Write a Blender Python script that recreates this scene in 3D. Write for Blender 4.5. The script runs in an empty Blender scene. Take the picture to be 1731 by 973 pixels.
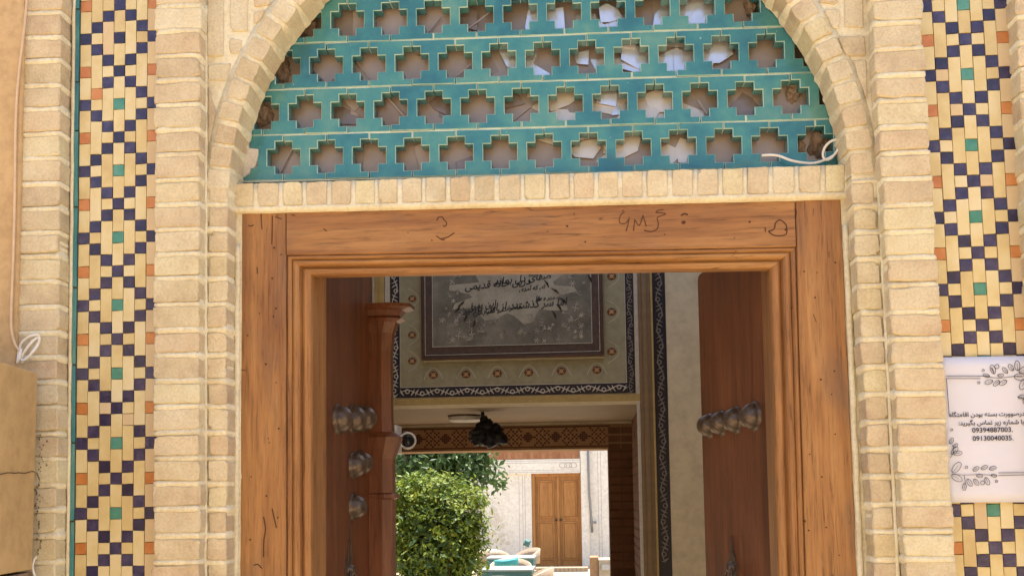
import bpy, bmesh, math, random
from mathutils import Vector, Matrix, noise
rad = math.radians
random.seed(7)
sc = bpy.context.scene
C = sc.collection

# ------------------------------------------------------------------ camera
W, H, F = 1731.0, 973.0, 1700.0
YAW, PITCH, ROLL = rad(4.3), rad(4.4), rad(0.80)
CAM = Vector((0.0, -2.6, 1.6))
HORIZON = 841.0
fwd = Vector((-math.sin(YAW)*math.cos(PITCH), math.cos(YAW)*math.cos(PITCH), math.sin(PITCH)))
rt0 = Vector((math.cos(YAW), math.sin(YAW), 0))
up0 = rt0.cross(fwd)
RT = rt0*math.cos(ROLL) - up0*math.sin(ROLL)
UP = rt0*math.sin(ROLL) + up0*math.cos(ROLL)
d0 = Vector((0.0, 1.0, 0))
PX = W/2
PY = HORIZON + F*(d0.dot(UP))/(d0.dot(fwd))
cd = bpy.data.cameras.new('camera')
cam = bpy.data.objects.new('camera', cd); C.objects.link(cam)
cd.sensor_width = 36.0; cd.lens = 36.0*F/W
cd.shift_x = 0.0; cd.shift_y = (PY - H/2)/W
cd.clip_start = 0.05; cd.clip_end = 2000
M3 = Matrix((RT, UP, -fwd)).transposed()
cam.matrix_world = Matrix.Translation(CAM) @ M3.to_4x4()
sc.camera = cam

# ------------------------------------------------------------------ light
SUN_EL, SUN_AZ = rad(75), rad(25)
w = bpy.data.worlds.new('World'); sc.world = w; w.use_nodes = True
nt = w.node_tree; nt.nodes.clear()
sky = nt.nodes.new('ShaderNodeTexSky'); sky.sky_type = 'NISHITA'; sky.sun_disc = False
sky.sun_elevation = SUN_EL; sky.sun_rotation = SUN_AZ
sky.air_density = 1.0; sky.dust_density = 3.0; sky.ozone_density = 0.6
bg = nt.nodes.new('ShaderNodeBackground'); bg.inputs[1].default_value = 0.13
ow = nt.nodes.new('ShaderNodeOutputWorld')
nt.links.new(sky.outputs[0], bg.inputs[0]); nt.links.new(bg.outputs[0], ow.inputs[0])
sl = bpy.data.lights.new('sun', 'SUN'); sl.energy = 4.2; sl.angle = rad(0.55); sl.color = (1.0, 0.93, 0.82)
so = bpy.data.objects.new('sun', sl); C.objects.link(so)
sdir = Vector((math.sin(SUN_AZ)*math.cos(SUN_EL), math.cos(SUN_AZ)*math.cos(SUN_EL), math.sin(SUN_EL)))
so.rotation_euler = sdir.to_track_quat('Z', 'Y').to_euler(); so.location = (0, 0, 12)
vs = sc.view_settings
vs.view_transform = 'Standard'; vs.look = 'None'; vs.gamma = 1.0; vs.use_curve_mapping = False
vs.exposure = 1.62
sc.cycles.max_bounces = 10; sc.cycles.diffuse_bounces = 6

# ------------------------------------------------------------------ geometry helpers
def U(px, py, Y):
    """a point of the vertical plane y = Y that lies on the sight line of a measured photo position"""
    d = RT*((px-PX)/F) - UP*((py-PY)/F) + fwd
    t = (Y - CAM.y)/d.y
    return CAM + d*t
def UX(px, py, Y): return U(px, py, Y).x
def UZ(px, py, Y): return U(px, py, Y).z

def link(name, me, mat=None, parent=None, loc=None):
    o = bpy.data.objects.new(name, me); C.objects.link(o)
    if mat is not None:
        for m in (mat if isinstance(mat, (list, tuple)) else [mat]): me.materials.append(m)
    if loc is not None: o.location = loc
    if parent is not None:
        o.parent = parent
        pl = parent.location if parent.parent is None else parent.location + parent.parent.location
        if parent.parent is None and parent.rotation_euler.z: pass
        o.location = (Vector(loc) if loc is not None else Vector((0, 0, 0))) - pl
    return o
def tag(o, label=None, cat=None, group=None, kind=None):
    if label: o['label'] = label
    if cat: o['category'] = cat
    if group: o['group'] = group
    if kind: o['kind'] = kind
    return o
def thing(name, loc, label=None, cat=None, group=None, kind=None):
    o = bpy.data.objects.new(name, None); C.objects.link(o); o.location = loc
    o.empty_display_size = 0.1
    return tag(o, label, cat, group, kind)
def mesh(name, v, f, mi=None, smooth=False):
    me = bpy.data.meshes.new(name); me.from_pydata([tuple(a) for a in v], [], f)
    if mi: me.polygons.foreach_set('material_index', mi)
    if smooth: me.polygons.foreach_set('use_smooth', [True]*len(me.polygons))
    me.update(); return me

class MB:
    """collects shapes in world coordinates; build() links them as one mesh object"""
    def __init__(s): s.v = []; s.f = []; s.mi = []; s.sm = []
    def add(s, v, f, mi=0, sm=False):
        b = len(s.v); s.v += [Vector(a) for a in v]
        s.f += [tuple(b+i for i in q) for q in f]; s.mi += [mi]*len(f); s.sm += [sm]*len(f); return s
    def box(s, x0, x1, y0, y1, z0, z1, mi=0, bev=0.0):
        if bev <= 0:
            v = [(x0,y0,z0),(x1,y0,z0),(x1,y1,z0),(x0,y1,z0),(x0,y0,z1),(x1,y0,z1),(x1,y1,z1),(x0,y1,z1)]
            f = [(0,3,2,1),(4,5,6,7),(0,1,5,4),(1,2,6,5),(2,3,7,6),(3,0,4,7)]
            return s.add(v, f, mi)
        bm = bmesh.new(); bmesh.ops.create_cube(bm, size=1)
        for q in bm.verts: q.co = Vector(((x0+x1)/2+q.co.x*(x1-x0), (y0+y1)/2+q.co.y*(y1-y0), (z0+z1)/2+q.co.z*(z1-z0)))
        bmesh.ops.bevel(bm, geom=bm.edges[:], offset=bev, segments=2, affect='EDGES', profile=0.6)
        return s.bm(bm, mi)
    def bm(s, bm, mi=0, sm=False, mat=None):
        bm.verts.index_update()
        s.add([(mat @ q.co if mat else q.co.copy()) for q in bm.verts], [tuple(q.index for q in f.verts) for f in bm.faces], mi, sm)
        bm.free(); return s
    def tube(s, pts, r, n=6, mi=0, caps=True):
        pts = [Vector(p) for p in pts]; v = []; f = []
        rs = r if isinstance(r, (list, tuple)) else [r]*len(pts)
        prev = None
        for i, p in enumerate(pts):
            t = (pts[min(i+1, len(pts)-1)] - pts[max(i-1, 0)])
            if t.length < 1e-9: t = Vector((0, 0, 1))
            t.normalize()
            if prev is None:
                a = t.orthogonal().normalized()
            else:
                a = prev - t*prev.dot(t)
                a = a.normalized() if a.length > 1e-6 else t.orthogonal().normalized()
            prev = a; b = t.cross(a)
            for k in range(n):
                an = 2*math.pi*k/n; v.append(p + (a*math.cos(an)+b*math.sin(an))*rs[i])
        for i in range(len(pts)-1):
            for k in range(n):
                k2 = (k+1) % n; f.append((i*n+k, i*n+k2, (i+1)*n+k2, (i+1)*n+k))
        if caps: f.append(tuple(range(n-1, -1, -1))); f.append(tuple((len(pts)-1)*n+k for k in range(n)))
        return s.add(v, f, mi, n > 5)
    def lathe(s, c, prof, n=20, mi=0, axis='z', a0=0.0, a1=2*math.pi, R=None):
        """prof: (radius, height) pairs; axis z by default"""
        v = []; f = []; full = abs(a1-a0-2*math.pi) < 1e-6; m = n if full else n+1
        for (r, h) in prof:
            for k in range(m):
                an = a0+(a1-a0)*k/n
                p = Vector((r*math.cos(an), r*math.sin(an), h))
                if axis == 'y': p = Vector((p.x, -p.z, p.y))
                if axis == 'x': p = Vector((p.z, p.x, p.y))
                if R is not None: p = R @ p
                v.append(Vector(c)+p)
        for i in range(len(prof)-1):
            for k in range(n):
                k2 = (k+1) % m
                f.append((i*m+k, i*m+k2, (i+1)*m+k2, (i+1)*m+k))
        return s.add(v, f, mi, True)
    def poly(s, pts, y0, y1, mi=0):
        """prism in y from (x, z) points given counter-clockwise as seen from the front"""
        n = len(pts)
        v = [(p[0], y0, p[1]) for p in pts] + [(p[0], y1, p[1]) for p in pts]
        f = [tuple(range(n)), tuple(range(2*n-1, n-1, -1))]
        for i in range(n): f.append((i, i+n, (i+1) % n + n, (i+1) % n))
        return s.add(v, f, mi)
    def build(s, name, mat, parent=None, loc=None):
        if loc is None:
            n = len(s.v); loc = Vector((sum(a.x for a in s.v)/n, sum(a.y for a in s.v)/n, sum(a.z for a in s.v)/n))
        loc = Vector(loc)
        me = mesh(name, [a-loc for a in s.v], s.f, s.mi)
        me.polygons.foreach_set('use_smooth', s.sm); me.update()
        return link(name, me, mat, parent, loc)

def slab(name, q, y0, depth, mat, parent, seg=4, jit=0.0012, bev=0.004, yj=0.0006):
    """a brick or tile: q = four (x, z) corners, counter-clockwise from lower left; face at y0, body to y0 + depth"""
    c = Vector((sum(p[0] for p in q)/4, y0, sum(p[1] for p in q)/4))
    out = []
    for i in range(4):
        a = Vector(q[i]); b = Vector(q[(i+1) % 4])
        for k in range(seg):
            p = a.lerp(b, k/seg)
            if jit: p = p + Vector((random.uniform(-jit, jit), random.uniform(-jit, jit)))*(.45 if seg > 3 else 1)
            if seg > 3:
                p = p + Vector((noise.noise(Vector((p.x*45, p.y*45, y0*9+1.5))), noise.noise(Vector((p.x*45, p.y*45, y0*9+7.5)))))*jit*1.5
                if k == 0: p = p + (Vector((c.x, c.z))-p).normalized()*(random.uniform(.005, .011) if random.random() < .07 else random.uniform(.0003, .0032))
            out.append(p)
    n = len(out); cc = Vector((c.x, c.z)); v = []
    for r in range(3):
        for p in out:
            if r == 0:
                d = cc-p; L = d.length
                # move inwards by bev in both axes
                pin = p + Vector((math.copysign(min(bev, abs(d.x)), d.x), math.copysign(min(bev, abs(d.y)), d.y)))
                v.append((pin.x-c.x, random.uniform(-yj, yj), pin.y-c.z))
            elif r == 1: v.append((p.x-c.x, bev*random.uniform(.7, 1.3), p.y-c.z))
            else: v.append((p.x-c.x, depth, p.y-c.z))
    v.append((0, random.uniform(-yj, yj), 0))
    tx_, tz_ = random.uniform(-.022, .022), random.uniform(-.022, .022)
    v = [(a, b+tx_*a+tz_*c2 if i < 2*n or i == 3*n else b, c2) for i, (a, b, c2) in enumerate(v)]
    f = []
    for i in range(n):
        j = (i+1) % n
        f.append((i, j, 3*n)); f.append((n+i, n+j, j, i)); f.append((2*n+i, 2*n+j, n+j, n+i))
    me = mesh(name, v, f, smooth=False)
    return link(name, me, mat, parent, c)

# ------------------------------------------------------------------ materials
def new_mat(name):
    m = bpy.data.materials.new(name); m.use_nodes = True
    n = m.node_tree; b = n.nodes['Principled BSDF']; return m, n, b
def ramp(n, fac, stops):
    r = n.nodes.new('ShaderNodeValToRGB'); r.color_ramp.elements[0].position = stops[0][0]; r.color_ramp.elements[0].color = (*stops[0][1], 1)
    r.color_ramp.elements[1].position = stops[-1][0]; r.color_ramp.elements[1].color = (*stops[-1][1], 1)
    for p, c in stops[1:-1]:
        e = r.color_ramp.elements.new(p); e.color = (*c, 1)
    n.links.new(fac, r.inputs[0]); return r.outputs[0]
def coords(n, rnd=True, scale=(1, 1, 1), rot=(0, 0, 0), world=False):
    mp = n.nodes.new('ShaderNodeMapping'); mp.inputs['Scale'].default_value = scale; mp.inputs['Rotation'].default_value = rot
    if world:
        g = n.nodes.new('ShaderNodeNewGeometry'); n.links.new(g.outputs['Position'], mp.inputs[0])
    else:
        t = n.nodes.new('ShaderNodeTexCoord'); n.links.new(t.outputs['Object'], mp.inputs[0])
    if rnd:
        oi = n.nodes.new('ShaderNodeObjectInfo'); ml = n.nodes.new('ShaderNodeMath'); ml.operation = 'MULTIPLY'; ml.inputs[1].default_value = 57.0
        n.links.new(oi.outputs['Random'], ml.inputs[0]); cb = n.nodes.new('ShaderNodeCombineXYZ')
        for i in range(3): n.links.new(ml.outputs[0], cb.inputs[i])
        n.links.new(cb.outputs[0], mp.inputs['Location'])
    return mp.outputs[0]
def noi(n, vec, scale, detail=4, rough=0.55, dist=0.0):
    t = n.nodes.new('ShaderNodeTexNoise'); t.inputs['Scale'].default_value = scale; t.inputs['Detail'].default_value = detail
    t.inputs['Roughness'].default_value = rough; t.inputs['Distortion'].default_value = dist
    n.links.new(vec, t.inputs['Vector']); return t.outputs[0]
def mix(n, a, b, fac, mode='MIX'):
    m = n.nodes.new('ShaderNodeMix'); m.data_type = 'RGBA'; m.blend_type = mode; m.clamp_result = False
    for s, i in ((fac, 0), (a, 6), (b, 7)):
        if isinstance(s, (int, float)): m.inputs[i].default_value = s
        elif isinstance(s, tuple): m.inputs[i].default_value = (*s, 1)
        else: n.links.new(s, m.inputs[i])
    return m.outputs[2]
def bump(n, b, h, strength, dist=0.002):
    bp = n.nodes.new('ShaderNodeBump'); bp.inputs['Strength'].default_value = strength; bp.inputs['Distance'].default_value = dist
    n.links.new(h, bp.inputs['Height']); n.links.new(bp.outputs[0], b.inputs['Normal'])
def objrand(n): return n.nodes.new('ShaderNodeObjectInfo').outputs['Random']

def earth(name, stops, scale=30, rough=0.92, bs=0.6, spot=None, rnd=True, world=False, bd=0.003, vary=0.35, hue=None):
    """brick, plaster, mortar: mottled mineral surface, a shade per object"""
    m, n, b = new_mat(name); v = coords(n, rnd and not world, world=world)
    big = noi(n, v, scale*0.35, 3, 0.6); fine = noi(n, v, scale*4, 6, 0.7)
    a = n.nodes.new('ShaderNodeMath'); a.operation = 'MULTIPLY_ADD'; a.inputs[1].default_value = vary if rnd and not world else 0.0
    n.links.new(objrand(n), a.inputs[0]); n.links.new(big, a.inputs[2])
    a2 = n.nodes.new('ShaderNodeMath'); a2.operation = 'SUBTRACT'; a2.inputs[1].default_value = vary/2 if rnd and not world else 0.0
    n.links.new(a.outputs[0], a2.inputs[0])
    col = ramp(n, a2.outputs[0], stops)
    g = ramp(n, fine, [(0.3, (0.80, 0.79, 0.77)), (0.55, (1, 1, 1)), (0.75, (1.08, 1.08, 1.06))])
    col = mix(n, col, g, 1.0, 'MULTIPLY')
    if hue:
        h1 = n.nodes.new('ShaderNodeMath'); h1.operation = 'MULTIPLY'; h1.inputs[1].default_value = 13.7; n.links.new(objrand(n), h1.inputs[0])
        h2 = n.nodes.new('ShaderNodeMath'); h2.operation = 'FRACT'; n.links.new(h1.outputs[0], h2.inputs[0])
        col = mix(n, col, ramp(n, h2.outputs[0], hue), 1.0, 'MULTIPLY')
        wv_ = coords(n, False, world=True); dn = noi(n, wv_, 3.5, 5, 0.65)
        col = mix(n, col, ramp(n, dn, [(0.32, (0.84, 0.82, 0.79)), (0.5, (1, 1, 1)), (0.7, (1.04, 1.03, 1.01))]), 1.0, 'MULTIPLY')
    if spot:
        sp = noi(n, v, scale*1.3, 5, 0.75)
        k = ramp(n, sp, [(0.62, (0, 0, 0)), (0.72, (1, 1, 1))])
        col = mix(n, col, spot, k)
    n.links.new(col, b.inputs['Base Color']); b.inputs['Roughness'].default_value = rough
    b.inputs['Specular IOR Level'].default_value = 0.25
    hh = mix(n, big, fine, 0.5)
    bump(n, b, hh, bs, bd); return m

M = {}
M['brick'] = earth('brick', [(0.2, (0.49, 0.395, 0.275)), (0.38, (0.565, 0.475, 0.325)), (0.55, (0.605, 0.53, 0.37)), (0.8, (0.65, 0.59, 0.43))], 40, spot=(0.46, 0.36, 0.235), bs=1.0, bd=0.004, hue=[(0.0, (1.02, 1.04, 0.94)), (0.3, (1, 1, 1)), (0.75, (0.98, 0.975, 0.96)), (1.0, (0.95, 0.89, 0.86))])
M['mortar'] = earth('mortar', [(0.3, (0.57, 0.50, 0.345)), (0.5, (0.66, 0.605, 0.435)), (0.7, (0.72, 0.675, 0.51))], 22, rnd=False, world=True, bs=0.9)
M['plaster_tan'] = earth('plaster_tan', [(0.3, (0.46, 0.315, 0.165)), (0.5, (0.50, 0.35, 0.185)), (0.75, (0.53, 0.38, 0.215))], 8, rnd=False, world=True, bs=0.35)
M['cabinet'] = earth('cabinet', [(0.3, (0.45, 0.31, 0.15)), (0.5, (0.51, 0.36, 0.18)), (0.75, (0.56, 0.42, 0.23))], 5, rnd=False, world=True, bs=0.12, rough=0.6)
M['plaster_white'] = earth('plaster_white', [(0.3, (0.76, 0.70, 0.60)), (0.7, (0.84, 0.79, 0.69))], 4, rnd=False, world=True, bs=0.2)
M['plaster_cream'] = earth('plaster_cream', [(0.3, (0.57, 0.49, 0.345)), (0.7, (0.64, 0.56, 0.41))], 3, rnd=False, world=True, bs=0.15)
M['broken_plaster'] = earth('broken_plaster', [(0.3, (0.52, 0.48, 0.42)), (0.7, (0.72, 0.69, 0.62))], 30, bs=1.0)
M['paving'] = earth('paving', [(0.3, (0.30, 0.25, 0.18)), (0.7, (0.45, 0.38, 0.28))], 3, rnd=False, world=True, bs=0.4)
M['alley'] = earth('alley', [(0.3, (0.46, 0.35, 0.21)), (0.7, (0.60, 0.47, 0.30))], 3, rnd=False, world=True, bs=0.5)

def glaze(name, stops, rough=0.16, scale=20, bs=0.12, chip=None, spec=0.5):
    m, n, b = new_mat(name); v = coords(n)
    big = noi(n, v, scale, 4, 0.6)
    a = n.nodes.new('ShaderNodeMath'); a.operation = 'MULTIPLY_ADD'; a.inputs[1].default_value = 0.3
    n.links.new(objrand(n), a.inputs[0]); n.links.new(big, a.inputs[2])
    a2 = n.nodes.new('ShaderNodeMath'); a2.operation = 'SUBTRACT'; a2.inputs[1].default_value = 0.15; n.links.new(a.outputs[0], a2.inputs[0])
    col = ramp(n, a2.outputs[0], stops)
    ro = rough
    if chip:
        sp = noi(n, v, scale*6, 4, 0.7)
        k = ramp(n, sp, [(0.70, (0, 0, 0)), (0.735, (1, 1, 1))]); col = mix(n, col, chip, k)
    n.links.new(col, b.inputs['Base Color']); b.inputs['Roughness'].default_value = ro
    b.inputs['Specular IOR Level'].default_value = spec
    w2 = noi(n, v, scale*1.6, 2, 0.5); bump(n, b, w2, bs, 0.004); return m
M['turquoise'] = glaze('turquoise', [(0.25, (0.026, 0.13, 0.172)), (0.45, (0.040, 0.178, 0.205)), (0.6, (0.058, 0.215, 0.215)), (0.8, (0.11, 0.26, 0.225))], 0.14, 11, 0.9, chip=(0.30, 0.42, 0.38))
M['pale_glaze'] = glaze('pale_glaze', [(0.3, (0.20, 0.36, 0.31)), (0.7, (0.38, 0.50, 0.41))], 0.3, 40, 0.2)
M['tile_cream'] = glaze('tile_cream', [(0.2, (0.50, 0.38, 0.18)), (0.45, (0.58, 0.475, 0.235)), (0.6, (0.62, 0.53, 0.30)), (0.85, (0.65, 0.58, 0.39))], 0.32, 14, 0.12, spec=0.35)
M['tile_buff'] = glaze('tile_buff', [(0.2, (0.52, 0.40, 0.235)), (0.8, (0.60, 0.48, 0.29))], 0.5, 14, 0.15, spec=0.3)
M['tile_blue'] = glaze('tile_blue', [(0.3, (0.022, 0.018, 0.050)), (0.6, (0.040, 0.034, 0.090)), (0.8, (0.07, 0.062, 0.13))], 0.22, 30, 0.5, chip=(0.33, 0.30, 0.29))
M['tile_teal'] = glaze('tile_teal', [(0.3, (0.04, 0.20, 0.145)), (0.7, (0.09, 0.27, 0.22))], 0.25, 30, 0.2, chip=(0.35, 0.42, 0.36))
M['tile_orange'] = glaze('tile_orange', [(0.3, (0.43, 0.155, 0.04)), (0.7, (0.53, 0.23, 0.075))], 0.3, 30, 0.2)
M['grout'] = earth('grout', [(0.3, (0.45, 0.50, 0.42)), (0.7, (0.62, 0.66, 0.56))], 40, rnd=False, world=True)
M['grout_dark'] = earth('grout_dark', [(0.3, (0.09, 0.06, 0.035)), (0.7, (0.17, 0.12, 0.07))], 40, rnd=False, world=True)

def wood(name, axis, stops, grain=1.0, rough=0.46, bs=0.7, crack=True, coat=0.0):
    m, n, b = new_mat(name)
    lo, hi = 1.6, 26.0
    s = {'x': (lo, hi, hi), 'y': (hi, lo, hi), 'z': (hi, hi, lo)}[axis]
    v = coords(n, True, s)
    v2 = coords(n, True, tuple(0.35 if q == lo else 0.9 for q in s))
    g1 = noi(n, v, 1.0*grain, 6, 0.62, 0.6); g2 = noi(n, v, 5.0*grain, 4, 0.7, 0.3); big = noi(n, v2, 3.0, 3, 0.5, 1.2)
    col = ramp(n, mix(n, g1, big, 0.45), stops)
    f2 = ramp(n, g2, [(0.30, (0.36, 0.31, 0.28)), (0.46, (0.92, 0.91, 0.90)), (0.72, (1.2, 1.18, 1.15))])
    col = mix(n, col, f2, 0.75, 'MULTIPLY')
    if crack:
        vc = coords(n, True, tuple(q*0.55 for q in s)); cr = noi(n, vc, 2.3, 2, 0.4, 0.2)
        k = ramp(n, cr, [(0.494, (0, 0, 0)), (0.5, (0.75, 0.75, 0.75)), (0.506, (0, 0, 0))])
        br = noi(n, v2, 5, 2, 0.5); bk = ramp(n, br, [(0.54, (0, 0, 0)), (0.64, (1, 1, 1))])
        kk = mix(n, k, bk, 1.0, 'MULTIPLY'); dark = tuple(c*0.28 for c in stops[0][1]); col = mix(n, col, dark, kk)
    if crack:
        vs_ = coords(n, True, tuple(1.0 if q == lo else 2.2 for q in s)); st = noi(n, vs_, 3.2, 3, 0.55, 0.4)
        sk = ramp(n, st, [(0.56, (0, 0, 0)), (0.74, (0.6, 0.6, 0.6))]); col = mix(n, col, (0.17, 0.098, 0.058), sk)
    n.links.new(col, b.inputs['Base Color']); b.inputs['Roughness'].default_value = rough
    b.inputs['Specular IOR Level'].default_value = 0.35
    b.inputs['Coat Weight'].default_value = coat; b.inputs['Coat Roughness'].default_value = 0.25
    bump(n, b, mix(n, g1, g2, 0.5), bs, 0.002); return m
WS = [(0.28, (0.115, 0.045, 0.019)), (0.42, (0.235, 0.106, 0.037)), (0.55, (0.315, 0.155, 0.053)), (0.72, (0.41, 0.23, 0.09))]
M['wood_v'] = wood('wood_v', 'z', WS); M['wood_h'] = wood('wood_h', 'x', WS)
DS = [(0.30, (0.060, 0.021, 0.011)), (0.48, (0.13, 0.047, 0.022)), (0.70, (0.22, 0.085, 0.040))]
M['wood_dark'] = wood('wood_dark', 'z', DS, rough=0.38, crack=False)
CSW = [(0.3, (0.30, 0.125, 0.03)), (0.55, (0.42, 0.19, 0.05)), (0.75, (0.48, 0.24, 0.075))]
M['wood_court'] = wood('wood_court', 'z', CSW, crack=False, grain=0.6)

def plain(name, col, rough=0.6, metal=0.0, var=0.12, scale=30, bs=0.0, spec=0.4, rnd=False):
    m, n, b = new_mat(name); v = coords(n, rnd)
    t = noi(n, v, scale, 4, 0.6)
    c = ramp(n, t, [(0.3, tuple(x*(1-var) for x in col)), (0.7, tuple(min(1, x*(1+var)) for x in col))])
    n.links.new(c, b.inputs['Base Color']); b.inputs['Roughness'].default_value = rough; b.inputs['Metallic'].default_value = metal
    b.inputs['Specular IOR Level'].default_value = spec
    if bs: bump(n, b, t, bs, 0.002)
    return m
M['iron'] = plain('iron', (0.11, 0.082, 0.063), 0.36, 0.45, 0.35, 60, 0.4)
M['paper'] = plain('paper', (0.60, 0.615, 0.71), 0.5, 0, 0.02, 6, 0.05)
M['ink'] = plain('ink', (0.03, 0.03, 0.035), 0.6)
M['scratch'] = plain('scratch', (0.075, 0.028, 0.012), 0.8)
M['cable'] = plain('cable', (0.70, 0.68, 0.63), 0.5)
M['cable_old'] = plain('cable_old', (0.56, 0.42, 0.28), 0.6)
M['white_plastic'] = plain('white_plastic', (0.62, 0.60, 0.56), 0.45)
M['lens'] = plain('lens', (0.012, 0.012, 0.014), 0.12)
M['black_metal'] = plain('black_metal', (0.010, 0.010, 0.014), 0.5, 0.3)
M['grime'] = plain('grime', (0.13, 0.09, 0.055), 0.95)
M['soot'] = plain('soot', (0.035, 0.028, 0.022), 0.95)
M['pane'] = plain('pane', (0.315, 0.255, 0.215), 0.36, 0.14, 0.15, 9, 0.08, 0.8, True)
M['pane_dark'] = plain('pane_dark', (0.24, 0.185, 0.155), 0.25, 0.3, 0.2, 14, 0.1, 0.5, True)
M['sheet'] = plain('sheet', (0.70, 0.69, 0.73), 0.22, 0.6, 0.08, 18, 0.35)  # pale tone for the lattice shards that imitate sky reflected in glass
M['reflection_cream'] = plain('reflection_cream', (0.66, 0.59, 0.51), 0.3, 0.35, 0.1, 12, 0.1)  # cream tone for more of the imitated reflections in the window glass
M['rubble'] = earth('rubble', [(0.3, (0.16, 0.11, 0.075)), (0.7, (0.36, 0.27, 0.2))], 40, bs=1.0)
M['olive'] = earth('olive', [(0.3, (0.27, 0.245, 0.155)), (0.7, (0.335, 0.31, 0.205))], 6, rnd=False, world=True, bs=0.05, rough=0.5)
M['navy'] = plain('navy', (0.022, 0.018, 0.028), 0.35)
M['motif'] = plain('motif', (0.50, 0.46, 0.40), 0.5)
M['motif_grey'] = plain('motif_grey', (0.20, 0.175, 0.16), 0.5)
M['motif_mid'] = plain('motif_mid', (0.33, 0.31, 0.26), 0.5)
M['motif_red'] = plain('motif_red', (0.12, 0.035, 0.02), 0.5)
M['motif_gold'] = plain('motif_gold', (0.42, 0.26, 0.10), 0.5)
M['gold'] = plain('gold', (0.38, 0.27, 0.10), 0.5)
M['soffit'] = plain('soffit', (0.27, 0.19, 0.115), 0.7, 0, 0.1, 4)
M['pilaster'] = plain('pilaster', (0.20, 0.13, 0.07), 0.55)
M['panel_field'] = earth('panel_field', [(0.3, (0.11, 0.105, 0.085)), (0.5, (0.17, 0.16, 0.13)), (0.62, (0.215, 0.20, 0.165)), (0.8, (0.29, 0.27, 0.22))], 14, rnd=False, bs=0.1, rough=0.4)
M['panel_pale'] = earth('panel_pale', [(0.3, (0.27, 0.245, 0.19)), (0.5, (0.36, 0.33, 0.26)), (0.8, (0.44, 0.41, 0.33))], 22, rnd=False, bs=0.1, rough=0.4)
M['panel_frame'] = plain('panel_frame', (0.075, 0.040, 0.028), 0.35)
M['panel_border'] = plain('panel_border', (0.075, 0.045, 0.036), 0.5, 0, 0.3, 30)
M['silver_line'] = plain('silver_line', (0.42, 0.39, 0.34), 0.5, 0, 0.45, 160)
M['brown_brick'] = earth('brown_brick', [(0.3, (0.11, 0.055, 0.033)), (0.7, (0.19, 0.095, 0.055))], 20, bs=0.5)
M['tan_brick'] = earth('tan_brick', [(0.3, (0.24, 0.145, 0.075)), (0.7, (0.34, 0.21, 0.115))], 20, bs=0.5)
M['mosaic_dark'] = plain('mosaic_dark', (0.10, 0.026, 0.014), 0.4)
M['mosaic_tan'] = plain('mosaic_tan', (0.44, 0.25, 0.125), 0.5)
M['court_brick'] = earth('court_brick', [(0.3, (0.30, 0.13, 0.06)), (0.7, (0.42, 0.20, 0.10))], 20, bs=0.4)
M['teal_cloth'] = plain('teal_cloth', (0.06, 0.15, 0.145), 0.7)
M['teal_bright'] = plain('teal_bright', (0.05, 0.32, 0.34), 0.6)
M['table_top'] = plain('table_top', (0.24, 0.29, 0.275), 0.3)
M['chair_cream'] = plain('chair_cream', (0.33, 0.25, 0.17), 0.45)
M['pipe'] = plain('pipe', (0.25, 0.24, 0.23), 0.4, 0.3)
M['stucco'] = plain('stucco', (0.66, 0.60, 0.49), 0.8)
M['line_grey'] = plain('line_grey', (0.40, 0.39, 0.37), 0.8)
M['bark'] = plain('bark', (0.12, 0.085, 0.06), 0.9)
def leafmat(name, stops):
    m, n, b = new_mat(name); v = coords(n, False)
    t = noi(n, v, 9, 2, 0.5); t2 = noi(n, v, 60, 1, 0.5)
    c = ramp(n, mix(n, t, t2, 0.5), stops); n.links.new(c, b.inputs['Base Color'])
    b.inputs['Roughness'].default_value = 0.5; b.inputs['Specular IOR Level'].default_value = 0.22
    tr = n.nodes.new('ShaderNodeBsdfTranslucent'); n.links.new(c, tr.inputs[0]); ms = n.nodes.new('ShaderNodeMixShader'); ms.inputs[0].default_value = 0.3
    n.links.new(b.outputs[0], ms.inputs[1]); n.links.new(tr.outputs[0], ms.inputs[2])
    n.links.new(ms.outputs[0], n.nodes['Material Output'].inputs[0]); return m
M['leaf'] = leafmat('leaf', [(0.36, (0.06, 0.115, 0.016)), (0.48, (0.125, 0.195, 0.024)), (0.62, (0.28, 0.31, 0.035))])
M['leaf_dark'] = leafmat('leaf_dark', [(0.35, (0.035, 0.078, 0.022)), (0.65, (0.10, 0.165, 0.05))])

# ------------------------------------------------------------------ ground and surroundings
def sheet(name, x0, x1, y0, y1, z, mat):
    o = MB().add([(x0,y0,z),(x1,y0,z),(x1,y1,z),(x0,y1,z)], [(0,1,2,3)]).build(name, mat); return tag(o, kind='structure')
sheet('ground', -400, 400, -400, 400, -0.01, M['paving'])
sheet('alley_pavement', -12, 12, -7.0, 0.12, 0.0, M['alley'])

# ------------------------------------------------------------------ gateway: planes
YP, YR, YS, YF = 0.0, 0.045, 0.155, 0.115      # pillar face, rib and arch face, lattice face, frame face
YT = 0.055                                       # mosaic face
gate = thing('gateway_wall', (0, 0.3, 0), 'cream brick gateway wall with arch, ribs and pillars round the doorway', 'wall')

def interp(pts, t):
    for (a, b) in zip(pts, pts[1:]):
        if t <= b[0] or b is pts[-1]:
            k = (t-a[0])/(b[0]-a[0]); return a[1]+(b[1]-a[1])*k
def joints_z(js, x, Y):
    return [UZ(x, j, Y) for j in js]

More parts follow.
